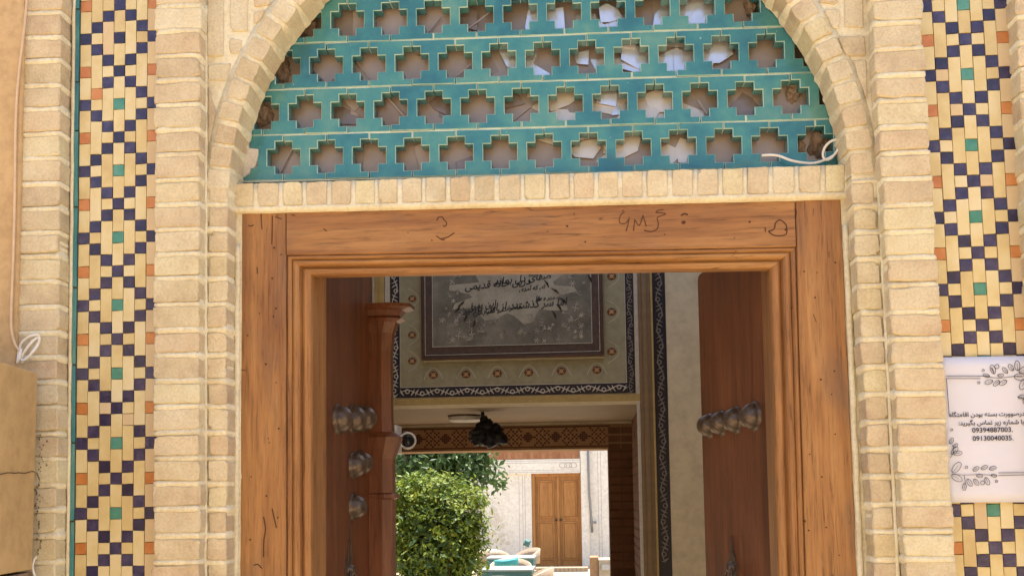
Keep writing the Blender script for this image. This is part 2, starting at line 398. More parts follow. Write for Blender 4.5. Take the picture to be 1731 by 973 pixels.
def mortar_core(name, xl, xr, z0, z1, zj, Y, depth, side, mat=None, parent=gate):
    """pointing between courses: a relief sheet that comes flush at the joints and lies back behind the bricks.
    xl, xr: functions of z.  side: -1 / +1 the returned side that shows"""
    nz = int((z1-z0)/0.006); nx = 10; v = []; f = []
    def prof(z, x=0.0):
        d = min(abs(z-q) for q in zj)+noise.noise(Vector((x*30, z*12, 9)))*.0028; return 1.0 if d < 0.0065 else (0.0 if d > 0.0105 else (0.0105-d)/0.004)
    cols = nx+1
    for i in range(nz+1):
        z = z0+(z1-z0)*i/nz
        a, b = xl(z), xr(z)
        row = []
        for k in range(nx+1):
            x = a+(b-a)*k/nx
            nn = noise.noise(Vector((x*38, z*55, Y*30+3)))*0.0030 + noise.noise(Vector((x*120, z*130, 5)))*0.0012
            edge = 0.004 if k in (0, nx) else 0.0
            y = Y + (0.010 - prof(z, x)*0.0112) - nn*(0.35+0.65*prof(z, x)) + edge
            pinch = (1-prof(z))*0.004
            if k == 0: x += pinch - nn*0.6
            if k == nx: x -= pinch - nn*0.6
            row.append(Vector((x, y, z)))
        v += [Vector((row[0].x, Y+depth, z))] + row + [Vector((row[-1].x, Y+depth, z))]
    m = nx+3
    for i in range(nz):
        for k in range(m-1):
            f.append((i*m+k, i*m+k+1, (i+1)*m+k+1, (i+1)*m+k))
    f.append(tuple(range(m-1, -1, -1))); f.append(tuple(nz*m+k for k in range(m)))
    mb = MB(); mb.add(v, f, 0, True)
    return mb.build(name, mat or M['mortar'], parent)

def line_x(p0, p1, Y):
    """straight edge through two measured positions: x as a function of z"""
    a = U(*p0, Y); b = U(*p1, Y)
    return lambda z: a.x + (b.x-a.x)*(z-a.z)/(b.z-a.z)

def course_column(name, xl, xr, zj, Y, depth, label=None, wl=0.0, wr=0.0, gap=0.0085, proud=0.0, pal='brick', core_depth=None):
    z0, z1 = min(zj), max(zj)
    core = mortar_core(name, lambda z: xl(z)-wl, lambda z: xr(z)+wr, z0, z1, zj, Y, core_depth or depth, 1)
    if label: core['label'] = label
    zs = sorted(zj)
    for a, b in zip(zs, zs[1:]):
        lo, hi = a+gap*random.uniform(.7, 1.15), b-gap*random.uniform(.6, 1.1)
        t = random.uniform(-0.0018, 0.0018); e = random.uniform(-0.0035, 0.0035); e2 = random.uniform(-0.0035, 0.0035)
        q = [(xl(lo)+e, lo+t), (xr(lo)+e2, lo-t), (xr(hi)+e2, hi-t), (xl(hi)+e, hi+t)]
        slab('brick', q, Y-0.0015+proud+random.uniform(-.0015, .002), depth, M[pal], core, seg=6, jit=0.0018, bev=0.0024*random.uniform(.7, 1.6))
    return core
def extend(js, up=3, down=4):
    a = js[1]-js[0]; b = js[-1]-js[-2]
    return [js[0]-a*k for k in range(up, 0, -1)] + js + [js[-1]+b*k for k in range(1, down+1)]

JL = extend([10, 52.5, 93.5, 135, 177, 219, 260.5, 303, 345, 387, 429, 470.5, 514, 556.6, 599.7, 643, 686.4, 730.5, 773.5, 816.7, 860, 904.5, 950])
JO = extend([22, 63, 103, 144, 185, 226, 268, 310.5, 353, 393, 433, 476, 519, 562.5, 604.5, 646, 689, 733, 775.5, 819.4, 862, 906, 950])
JR = extend([-6, 37, 81, 125.5, 169, 213.5, 258, 302, 346, 391, 435.5, 481, 526.8, 572.6, 618.4, 665, 711.6, 757.7, 804, 850.5, 897.5, 945])
# left inner pillar, left outer pillar, right inner pillar, right outer pillar
course_column('pillar', line_x((263, 34), (258, 948), YP), line_x((338, 34), (336, 950), YP), joints_z(JL, 300, YP), YP, 0.13)
course_column('pillar', line_x((30, 22), (18, 950), YP), line_x((103, 20), (94, 950), YP), joints_z(JO, 70, YP), YP, 0.13)
course_column('pillar', line_x((1476, 34), (1529, 945), YP), line_x((1559, 34), (1615, 941), YP), joints_z(JR, 1530, YP), YP, 0.13)
course_column('pillar', line_x((1718, 20), (1772, 945), YP), line_x((1800, 20), (1862, 941), YP), joints_z([j-10 for j in JR], 1750, YP), YP, 0.13)
# ribs inside the pillars, up to the spring of the arch
ribL = [j for j in JL if j > 300]; ribR = [j+1 for j in JR if j > 290]
fl, fr_ = line_x((352, 303), (352, 950), YR), line_x((384, 303), (383, 950), YR)
course_column('rib', fl, fr_, joints_z(ribL, 368, YR), YR, 0.135, wl=.03)
gl, gr = line_x((1440, 305), (1478, 948), YR), line_x((1479, 305), (1516, 948), YR)
course_column('rib', gl, gr, joints_z(ribR, 1478, YR), YR, 0.135, wr=.03)

for (pa, pb, sd) in (((348, 10), (347, 990), 0), ((1476, 120), (1519, 990), 1)):
    fx = line_x(pa, pb, YR); za, zb2 = UZ(pa[0], pa[1], YR), UZ(pb[0], pb[1], YR)
    pts = []
    for k in range(110):
        z = za+(zb2-za)*k/109; pts.append(Vector((fx(z)+noise.noise(Vector((z*16, sd, 0)))*.0016, YR+.001, z)))
    MB().tube(pts, [.0055+.0018*noise.noise(Vector((k*.6, sd, 5))) for k in range(110)], 6).build('mortar_fillet', M['mortar'], gate)
# arch ring: a half circle
ac = U(912, 316, YR); ARX = (UX(1438, 300, YR)-UX(386, 310, YR))/2; ac.x = (UX(1438, 300, YR)+UX(386, 310, YR))/2
RW = 0.060; AD = YS - YR - 0.004
def arc(r, a): return (ac.x + r*math.cos(a), ac.z + r*math.sin(a))
mb = MB(); NA = 220; v = []; f = []
pit = rad(4.25)
for i in range(NA+1):
    a = math.pi*i/NA
    ph = (a/pit) % 1.0; d = min(ph, 1-ph)*pit*ARX
    pr = 1.0 if d < 0.006 else (0 if d > 0.010 else (0.010-d)/0.004)
    nn = noise.noise(Vector((a*40, 1.3, 2)))*0.002
    for (r, y) in ((ARX+RW+.012, YR+.10), (ARX+RW+.012, YR+0.004), (ARX+RW*.5, YR+0.009-pr*.0095+nn), (ARX+.005-pr*.004, YR+0.010-pr*.007+nn), (ARX+0.004-pr*.006, YR+.05+nn), (ARX+0.002-pr*.005+nn*1.5, YR+AD)):
        x, z = arc(r, a); v.append((x, y, z))
for i in range(NA):
    for k in range(5): f.append((i*6+k, i*6+k+1, (i+1)*6+k+1, (i+1)*6+k))
mb.add(v, f, 0, True); ring = mb.build('arch', M['mortar'], gate)
ring['label'] = 'semicircular brick arch ring round the turquoise lattice'
na = int(math.pi/pit)
for i in range(na+1):
    a0, a1 = i*pit, (i+1)*pit
    if rad(52) < (a0+a1)/2 < rad(128) or a1 > math.pi: continue
    g = 0.0062/ARX*random.uniform(.8, 1.3); e = random.uniform(-.002, .003); e2 = random.uniform(-.003, .003)
    q = [arc(ARX+e, a0+g), arc(ARX+RW+e2, a0+g*.9), arc(ARX+RW+e2, a1-g*.9), arc(ARX+e, a1-g)]
    slab('brick', q, YR-.001+random.uniform(-.001, .002), AD-.002, M['brick'], ring, seg=6, jit=0.0016, bev=0.002)

for x0_, x1_ in ((ac.x-ARX-RW-.01, ac.x-ARX-.004), (ac.x+ARX+.004, ac.x+ARX+RW+.01)):
    MB().box(x0_, x1_, YR+.004, YR+.1, ac.z-.06, ac.z+.02).build('springing_mortar', M['mortar'], gate)
# spandrels: mortar sheet with upright bricks between the ring and the pillars
def spandrel(xe, sgn, bricks):
    R2 = ARX+RW+.008; pts = []
    ztop = ac.z+ARX+RW+.25
    a0, a1 = (math.pi/2, math.pi) if sgn < 0 else (0, math.pi/2)
    arcp = [arc(R2, a0+(a1-a0)*k/40) for k in range(41)]
    mbx = MB(); v = []; f = []
    pts = arcp if sgn > 0 else arcp[::-1]        # from the springing upwards
    for p in pts:
        n2 = noise.noise(Vector((p[0]*20, p[1]*20, 0)))*.0015
        v += [Vector((p[0], YR+.005+n2, p[1])), Vector((xe(p[1]), YR+.005, p[1])), Vector((p[0], YR+.10, p[1]))]
    for k in range(len(pts)-1):
        A = 3*k; B = 3*(k+1)
        f += [(A, A+1, B+1, B) if sgn > 0 else (A, B, B+1, A+1), (A, B, B+2, A+2)]
    n0 = len(v)
    # strip above the ring
    c0 = pts[-1]
    v += [Vector((c0[0], YR+.005, c0[1])), Vector((xe(c0[1]), YR+.005, c0[1])), Vector((xe(ztop), YR+.005, ztop)), Vector((c0[0], YR+.005, ztop))]
    f.append((n0, n0+1, n0+2, n0+3))
    mbx.add(v, f); core = mbx.build('spandrel', M['mortar'], gate)
    for q in bricks:
        slab('brick', [(U(x, y, YR).x, U(x, y, YR).z) for x, y in q], YR-.001+random.uniform(-.001, .002), 0.05, M['brick'], core, seg=5, jit=.0013, bev=.003)
spandrel(line_x((338, 20), (335, 300), YR), -1, [
    [(350.5, 95), (377, 95), (377, -75), (350.5, -75)],
    [(388.5, 54), (418, 52), (418, -70), (388.5, -70)],
    [(429, 12), (456, 8), (458, -75), (429, -75)],
    [(468, -22), (496, -24), (496, -80), (468, -80)],
    [(351, 135), (382, 136), (390, 107), (351, 109)],
    [(387, 89), (403, 92), (410, 67), (387, 64)],
    [(428, 40), (440, 34), (448, 17), (428, 20)],
    [(351, 240), (353, 240), (365, 190), (351, 146)]])
spandrel(line_x((1470, 20), (1484, 300), YR), 1, [
    [(1428, 45), (1460, 46), (1459, -75), (1427, -75)],
    [(1386, 5), (1416, 6), (1416, -80), (1386, -80)],
    [(1346, -26), (1374, -24), (1374, -90), (1346, -90)],
    [(1408, 47), (1421, 48), (1420, 15), (1394, 16)],
    [(1432, 94), (1464, 94), (1462, 60), (1416, 62)],
    [(1464, 165), (1467, 165), (1465, 101), (1442, 101)],
    ])

# soldier course above the door
sj = [393, 432, 474, 514, 556.5, 596.5, 636.6, 675.5, 716, 757, 798, 839.5, 883, 925, 966, 1007.5, 1048.5, 1090, 1132.5, 1175.4, 1218, 1260, 1303, 1347, 1391, 1432]
YC = 0.100
def top_y(x): return 310+(277-310)*(x-400)/1025
def bot_y(x): return 348.5+(323-348.5)*(x-400)/1025
def wood_y(x): return 358+(334-358)*(x-400)/1025
v = []; f = []; nxs = 300
for i in range(nxs+1):
    x = 390+(1436-390)*i/nxs
    d = min(abs(x-q) for q in sj); pr = 1.0 if d < 3.2 else (0 if d > 5 else (5-d)/1.8)
    nn = noise.noise(Vector((x*.06, 2, 7)))*.002
    for (yy, dy, k) in ((top_y(x), .05, 0), (top_y(x)+1, .008-pr*.006, 1), ((top_y(x)+bot_y(x))/2, .008-pr*.0085, 1), (bot_y(x)-1, .006-pr*.006, 1), (bot_y(x)+1.5, .0005, 2), (bot_y(x)+5, -.002, 2), (wood_y(x)+.5, .004, 2), (wood_y(x)+2, .03, 0)):
        p = U(x, yy+noise.noise(Vector((x*.03, k, 1)))*.8*(k == 2), YC); v.append((p.x, YC+dy+nn*(k > 0), p.z))
for i in range(nxs):
    for k in range(7): f.append((i*8+k, i*8+k+1, (i+1)*8+k+1, (i+1)*8+k))
sold = MB().add(v, f, 0, True).build('soldier_course', M['mortar'], gate)
for a, b in zip(sj, sj[1:]):
    g = 4.2; l = random.uniform(-.6, .6)
    q = [(a+g+l, bot_y(a)), (b-g+l, bot_y(b)), (b-g, top_y(b)+1.0), (a+g, top_y(a)+1.0)]
    slab('brick', [(U(x, y, YC).x, U(x, y, YC).z) for x, y in q], YC-.001+random.uniform(-.001, .002), 0.06, M['brick'], sold, seg=6, jit=.0013, bev=.0018)

# wall mass behind the facing
XL, XR_ = U(404, 600, YF).x-.004, U(1432, 600, YF).x+.03
xo_l, xo_r = U(96, 500, YP).x, U(1735, 500, YP).x
ZT = 4.6
mb = MB()
mb.box(-5.5, XL-.012, YT+.02, 0.5, 0, ac.z+.02)
mb.box(XR_+.02, 5.5, YT+.02, 0.5, 0, ac.z+.02)
mb.box(-5.5, ac.x-ARX-RW-.02, YT+.02, 0.5, ac.z+.0205, ZT)
mb.box(ac.x+ARX+RW+.02, 5.5, YT+.02, 0.5, ac.z+.0205, ZT)
mb.box(ac.x-ARX-RW-.0195, ac.x+ARX+RW+.0195, YR+.0105, 0.5, ac.z+ARX+RW+.02, ZT-.001)
wzb = UZ(912, 300, YC+.07)
mb.build('wall_core', M['mortar'], gate)
mb = MB()
mb.box(-5.5, xo_l-.115, 0.02, YT+.0195, 0, ZT-.002); mb.box(xo_r+.16, 5.5, 0.02, YT+.0195, 0, ZT-.002)
mb.build('wall_face', M['plaster_tan'], gate)
# ledge that carries the lattice and closes the wall over the door head
MB().box(XL-.01, XR_+.018, YC+.062, 0.5, UZ(912, 352, YC), wzb-.004).build('door_head', M['mortar'], gate)

# ------------------------------------------------------------------ mosaic strips
def mosaic(name, label, xs0, xs1, pins, first_dark, skip=None):
    """xs0 / xs1: eight column edges at the photo's top and bottom rows; pins: heights of the orange rows"""
    colx = [line_x((a, 0), (b, 973), YT) for a, b in zip(xs0, xs1)]
    mid = (xs0[3]+xs0[4])/2
    zp = [UZ(mid + (y/973)*((xs1[3]+xs1[4])/2-mid), y, YT) for y in pins]
    p0 = zp[1]-zp[0]; zp = [zp[0]-p0] + zp + [zp[-1]+(zp[-1]-zp[-2])]
    def zrow(r):                      # r counts tile rows down from the first orange row, cell centres at whole numbers
        t = r/6.0+1; i = max(0, min(len(zp)-2, int(math.floor(t)))); return zp[i]+(zp[i+1]-zp[i])*(t-i)
    nper = len(pins)
    zt, zb = zrow(-3.6), zrow(6*(nper-1)+5.6)
    bk = MB(); v = []
    for z in (zb, zt):
        v += [(colx[0](z)-.022, YT+.004, z), (colx[7](z)+.03, YT+.004, z)]
    v += [(a, YT+.03, c) for a, b, c in v]
    bk.add(v, [(0,1,3,2), (4,6,7,5), (0,2,6,4), (1,5,7,3), (2,3,7,6), (0,4,5,1)])
    root = bk.build(name, M['grout_dark']); tag(root, label, 'tile panel', 'mosaic tile panels beside the door')
    spec = {}
    def piece(c, r0, r1, mat):
        if skip and skip(c, r0, r1): return
        g = .0007
        zt_, zb_ = zrow(r0-.5)-g, zrow(r1+.5)+g
        s = random.uniform(-.0006, .0006)
        a, b = colx[c], colx[c+1]
        q = [(a(zb_)+g, zb_+s), (b(zb_)-g, zb_-s), (b(zt_)-g, zt_-s), (a(zt_)+g, zt_+s)]
        slab('tile', q, YT+random.uniform(-.0008, .0010), .008, M[mat], root, seg=2, jit=.0003, bev=.0007, yj=.0002)
    def cream(c): return 'tile_buff' if (c == 6 or random.random() < .07) else 'tile_cream'
    for p in range(-1, nper):
        b = 6*p
        for c in range(7):
            k = min(c, 6-c)
            if p == -1 and True:
                rr = 3
            if k == 0:
                items = [(0, 0, 'tile_orange'), (1, 2, None), (3, 3, 'tile_blue'), (4, 5, None)]
            elif k == 1:
                items = [(2, 2, 'tile_blue'), (3, 3, None), (4, 4, 'tile_blue'), (5, 7, None)]
            elif k == 2:
                items = [(0, 0, None), (1, 1, 'tile_blue'), (2, 4, None), (5, 5, 'tile_blue')]
            else:
                items = [(0, 0, 'tile_blue'), (1, 2, None), (3, 3, 'tile_blue' if b+3 in first_dark else 'tile_teal'), (4, 5, None)]
            for r0, r1, m_ in items:
                if b+r1 < -3 or b+r0 > 6*(nper-1)+5: continue
                if (c, b+r0) in odd: m_ = odd[(c, b+r0)]
                piece(c, b+r0, b+r1, m_ or cream(c))
    return root, zt, zb, colx
odd = {(1, 8): 'tile_orange', (4, 37): 'tile_buff'}
PL = [8, 120, 231.5, 344, 458, 572.5, 689, 808, 926]
tl, ztl, zbl, cxl = mosaic('tile_panel', 'narrow mosaic strip of cream, navy and orange tiles left of the door', [136.5, 155.3, 174.2, 193.1, 212, 230.8, 249.8, 268.5], [126, 145.3, 165, 184.8, 204.5, 224, 243.5, 263], PL, {3})
odd = {}
PR = [66, 184.5, 305.5, 426.7, 549, 672.5, 798, 925]
tr_, ztr, zbr, cxr = mosaic('tile_panel', 'narrow mosaic strip of cream, navy and orange tiles behind the paper notice', [1553.5, 1574.7, 1596, 1617.3, 1638.5, 1659.8, 1681, 1702.5], [1609, 1631, 1653, 1675, 1697.5, 1720, 1742.5, 1765], PR, set())
def edging(root, cx, side, ys, wpx):
    zs = [UZ(130 if side < 0 else 1720, y, YT) for y in ys]
    for a, b in zip(zs, zs[1:]):
        lo, hi = b+.002, a-.002
        o = .0135
        if side < 0: q = [(cx[0](lo)-o, lo), (cx[0](lo)-.003, lo), (cx[0](hi)-.003, hi), (cx[0](hi)-o, hi)]
        else: q = [(cx[7](lo)+.003, lo), (cx[7](lo)+o+.002, lo), (cx[7](hi)+o+.002, hi), (cx[7](hi)+.003, hi)]
        slab('edging_tile', q, YT-.003, .01, M['turquoise'], root, seg=3, jit=.0005, bev=.0015)
edging(tl, cxl, -1, [-60, 16, 139, 222, 350, 486, 616, 748, 880, 1010], 6)
edging(tr_, cxr, 1, [-60, 84, 230, 376, 520, 664, 810, 956, 1050], 6)
# mortar fillets where the strips meet the outer pillars
for cx, sgn, root in ((cxl, -1, tl), (cxr, 1, tr_)):
    pts = []
    for k in range(60):
        z = zbl+(ztl-zbl)*k/59
        x = (cx[0](z)-.0185 if sgn < 0 else cx[7](z)+.0225)
        pts.append(Vector((x+noise.noise(Vector((z*14, sgn, 0)))*.0015, YT-.001, z)))
    MB().tube(pts, [.005+.0015*noise.noise(Vector((k*.7, sgn, 3))) for k in range(60)], 6).build('mortar_fillet', M['mortar'], gate)

# ------------------------------------------------------------------ turquoise lattice
scr = thing('lattice_screen', (ac.x, YS, wzb), 'turquoise glazed tile lattice with cross shaped holes filling the brick arch', 'screen')
g0, g1 = U(479, 264, YS), U(1379, 239.7, YS)
ux = (g1-g0)/12; PW = ux.x
ztop4, zbot4 = UZ(880, 216.5, YS), UZ(880, 294.6, YS)
RH = (UZ(880, 61, YS)-UZ(880, 294.6, YS))/3
gx = lambda k: g0.x + PW*k
zc4 = (ztop4+zbot4)/2 - 0.0
slope = (ux.z/ux.x)
def zat(x, row): return zc4 + RH*row + slope*(x-U(880, 255, YS).x)
hx, bx_, hz, bz = .385*PW, .197*PW, .352*RH, .180*RH
TH = .037
def offset_poly(p, d):
    n = len(p); out = []
    for i in range(n):
        a, b, c = Vector(p[i-1]), Vector(p[i]), Vector(p[(i+1) % n])
        e1 = (b-a).normalized(); e2 = (c-b).normalized()
        n1 = Vector((-e1.y, e1.x)); n2 = Vector((-e2.y, e2.x))
        out.append(b + (n1+n2)*d if abs(e1.dot(e2)) < .5 else b+n1*d)
    return out
def lattice_tile(k, row, off):
    xl, xr = gx(k+off), gx(k+off+1)
    g = .0011; s = random.uniform(-.0008, .0008)
    x0, x1 = xl+g, xr-g; z0, z1 = -RH/2+g, RH/2-g
    P = [(x0, z0), (x1, z0), (x1, -hz), (xr-bx_, -hz), (xr-bx_, -bz), (xr-hx, -bz), (xr-hx, bz), (xr-bx_, bz), (xr-bx_, hz), (x1, hz), (x1, z1),
         (x0, z1), (x0, hz), (xl+bx_, hz), (xl+bx_, bz), (xl+hx, bz), (xl+hx, -bz), (xl+bx_, -bz), (xl+bx_, -hz), (x0, -hz)]
    b = .0021; inn = offset_poly(P, b)
    n = len(P); cx = (xl+xr)/2; cz = zat(cx, row)+s
    yo = YS + random.uniform(-.0012, .0012)
    mbx = MB(); v = []
    tilt = random.uniform(-.022, .022); tw = random.uniform(-.018, .018)
    for pts, y in ((inn, yo), (P, yo+.0022), (P, yo+TH)):
        for p in pts: v.append(Vector((p[0], y + tilt*(p[1]) + tw*(p[0]-cx), cz+p[1]+slope*(p[0]-cx))))
    f = []; mi = []
    # front cap: middle block + two wings as quads
    I = {i: i for i in range(n)}
    caps = [(0, 19, 18, 3, 2, 1), (18, 17, 4, 3), (17, 16, 5, 4), (16, 15, 6, 5), (15, 14, 7, 6), (14, 13, 8, 7), (13, 12, 11, 10, 9, 8)]
    for c in caps: f.append(tuple(reversed(c))); mi.append(0)
    for i in range(n):
        j = (i+1) % n
        f.append((n+i, n+j, j, i)); mi.append(1)
        f.append((2*n+i, 2*n+j, n+j, n+i)); mi.append(0)
    me = mesh('lattice_tile', [a-Vector((cx, yo, cz)) for a in v], f, mi)
    return link('lattice_tile', me, [M['turquoise'], M['pale_glaze']], scr, (cx, yo, cz))
gr_ = MB()
for row in range(0, 5):
    off = 0.5 if row % 2 else 0.0
    z_ = zc4+RH*row
    half = math.sqrt(max(0, (ARX+.03)**2 - max(0, z_-RH*.45-ac.z)**2))
    for k in range(-3, 15):
        xl, xr = gx(k+off), gx(k+off+1)
        cx = (xl+xr)/2
        if xr < ac.x-half or xl > ac.x+half: continue
        if row == 0 and k == -2: continue
        lattice_tile(k, row, off)
    x0, x1 = ac.x-half-.0, ac.x+half+.0
    za, zb_ = zat(x0, row)-RH/2, zat(x1, row)-RH/2
    gr_.add([(x0, YS+.003, za-.002), (x1, YS+.003, zb_-.002), (x1, YS+.003, zb_+.002), (x0, YS+.003, za+.002),
             (x0, YS+.04, za-.002), (x1, YS+.04, zb_-.002), (x1, YS+.04, zb_+.002), (x0, YS+.04, za+.002)], [(0,1,2,3), (3,2,6,7), (0,4,5,1)])
    for k in range(-2, 15):
        x = gx(k+off)
        if abs(x-ac.x) > half: continue
        for s_ in (-1, 1):
            if random.random() < .35: continue
            zc = zat(x, row); a, b = zc+s_*hz, zc+s_*RH/2
            d = random.uniform(.0015, .012); gr_.box(x-.0016, x+.0016, YS+d, YS+.04, min(a, b)+.001, max(a, b)-.001)
gr_.build('grout', M['grout'], scr)
# broken corner at the left of the bottom row: bare plaster
bp = [(404, 246), (421, 243), (421, 251), (437, 253), (437, 263), (431, 283), (424, 286), (422, 293), (413, 300), (404, 302)]
MB().poly([(U(x, y, YS).x, U(x, y, YS).z) for x, y in bp[::-1]], YS-.004, YS+.05).build('bare_plaster', M['broken_plaster'], scr)
bp = [(437, 253), (444, 254), (444, 246), (421, 243), (421, 232), (470, 230), (470, 306), (413, 308), (413, 300), (422, 293), (424, 286), (431, 283), (437, 263)]
cxx = [U(x, y, YS) for x, y in bp[::-1]]
MB().poly([(p.x, p.z) for p in cxx if True], YS+.0062, YS+.045).build('lattice_tile', [M['turquoise']], scr) if False else None

# dusty window behind the lattice
win = thing('dusty_window', (ac.x, YS+.16, wzb), 'dusty brown window panes with pale shards imitating sky reflections behind the turquoise lattice', 'window')
YB = YS+TH
MB().box(ac.x-ARX-.05, ac.x+ARX+.05, YB+.16, YB+.17, wzb-.02, ac.z+ARX+.05).build('back_board', M['pane_dark'], win)
random.seed(21)
def scrap(name, pts, d, mat, tilt=0.0, tx=0.0):
    d = .007+d*.10; tilt = .05+abs(tilt)*.3 if not name.startswith('pane') else tilt*.4; tx = tx*.3; P = [U(x, y, YB+d) for x, y in pts]; c = sum(P, Vector())/len(P)
    v = [Vector((p.x, p.y+(p.z-c.z)*tilt+(p.x-c.x)*tx, p.z)) for p in P]; n = len(v)
    v += [a+Vector((0, .003, 0)) for a in v]
    f = [tuple(range(n-1, -1, -1)), tuple(range(n, 2*n))] + [(i, (i+1) % n, (i+1) % n+n, i+n) for i in range(n)]
    MB().add(v, f).build(name, mat, win)
# overlapping panes (clockwise corners)
for i, (pts, d, m_, t, tx) in enumerate([
    ([(380, -60), (640, -60), (610, 320), (380, 320)], .10, 'pane', .05, .02),
    ([(600, -60), (760, -60), (880, 200), (700, 320), (590, 320)], .085, 'pane', -.05, .05),
    ([(740, -60), (990, -60), (960, 320), (720, 320)], .11, 'pane', .08, -.03),
    ([(1100, -60), (1460, -60), (1460, 320), (1120, 320)], .105, 'pane', .04, -.04),
    ([(940, -60), (1140, -60), (1160, 320), (930, 320)], .125, 'pane', .1, .02),
    ([(560, 60), (640, 150), (600, 190), (520, 110)], .06, 'pane', .2, .2),
    ([(640, 150), (700, 205), (660, 240), (600, 190)], .065, 'pane_dark', -.2, .1),
    ([(760, 200), (850, 120), (900, 180), (800, 262)], .06, 'pane', .15, -.1),
    ([(700, 250), (770, 210), (800, 280), (720, 320)], .055, 'pane', -.1, .2),
    ([(1235, 180), (1260, 150), (1300, 200), (1270, 230)], .06, 'pane_dark', .2, .1)]):
    scrap('pane' if m_.startswith('pane') else 'reflection_shard', pts, d, M[m_], t, tx)
def shards(x0, x1, y0, y1, n, rmin, rmax, mat, tl):  # added shards: reflections in the window glass put into colour and shape
    for _ in range(n):
        cx, cy = random.uniform(x0, x1), random.uniform(y0, y1); k = random.choice((4, 5, 5, 6)); a0 = random.uniform(0, 6.28); rr_ = random.uniform(rmin, rmax)
        pts = []
        for j in range(k):
            an = a0+(j+random.uniform(-.25, .25))*6.283/k; q = rr_*random.uniform(.7, 1.25); pts.append((cx+q*math.cos(an), cy+q*.8*math.sin(an)))
        scrap('reflection_shard', pts, random.uniform(-.03, .10), M[mat], random.uniform(-tl, tl), random.uniform(-.25, .25))
shards(870, 1225, 0, 60, 12, 22, 44, 'sheet', .25)
shards(860, 1215, 85, 130, 12, 20, 40, 'sheet', .25)
shards(990, 1080, 160, 190, 2, 18, 26, 'sheet', .2)
shards(860, 1190, 155, 220, 13, 20, 40, 'reflection_cream', .3)
shards(880, 1175, 235, 285, 11, 20, 38, 'reflection_cream', .3)
shards(560, 860, 20, 290, 10, 18, 34, 'pane_dark', .3)
# broken wooden laths behind the holes
for a, b in (((600, 100), (630, 138)), ((655, 165), (690, 205)), ((700, 180), (680, 205)), ((720, 60), (745, 30)), ((770, 130), (810, 98)), ((790, 50), (830, 20)), ((1385, 40), (1410, 10)), ((1180, 170), (1200, 200)), ((500, 240), (470, 300))):
    p, q = U(*a, YB+.004), U(*b, YB+.004)
    MB().tube([p, q], .0025, 4).build('lath', M['pane'], win)
# rubble and old nests at the ends of the rows
for (x, y, r) in ((522, 42, 22), (476, 120, 22), (447, 195, 22), (1340, 158, 16), (1385, 245, 24), (1350, 250, 14), (1268, 14, 14)):
    bm = bmesh.new(); bmesh.ops.create_icosphere(bm, subdivisions=3, radius=1)
    p = U(x, y, YB+.012); s = r/F*2.8
    for q in bm.verts:
        k = .85+.5*noise.noise(q.co*1.8+Vector((x, y, 0)))+.4*noise.noise(q.co*5+Vector((y, x, 0))); q.co = Vector((q.co.x*s*k*.8, q.co.y*s*k*.6, q.co.z*s*k*1.15))+p
    MB().bm(bm).build('rubble_lump', M['rubble'], win)
random.seed(99)
# white cable end hanging over the lattice
cp = [(1420, 238), (1414, 236), (1403, 240), (1394, 250), (1391, 262), (1395, 270), (1404, 268), (1413, 258), (1420, 246), (1417, 240), (1420, 250), (1410, 262), (1390, 272), (1370, 276), (1340, 272), (1318, 264), (1303, 262), (1288, 263)]
def smooth_curve(P, n=5):
    out = []
    for i in range(len(P)-1):
        p0, p1, p2, p3 = P[max(i-1, 0)], P[i], P[i+1], P[min(i+2, len(P)-1)]
        for k in range(n):
            t = k/n; out.append(0.5*((2*p1)+(p2-p0)*t+(2*p0-5*p1+4*p2-p3)*t*t+(3*p1-p0-3*p2+p3)*t**3))
    out.append(P[-1]); return out
o = MB().tube(smooth_curve([U(x, y, YS-.018-.004*math.sin(i)) for i, (x, y) in enumerate(cp)]), .0036, 8).build('cable', M['cable'])
tag(o, 'loose white cable end curled in front of the lattice at the arch foot', 'cable')
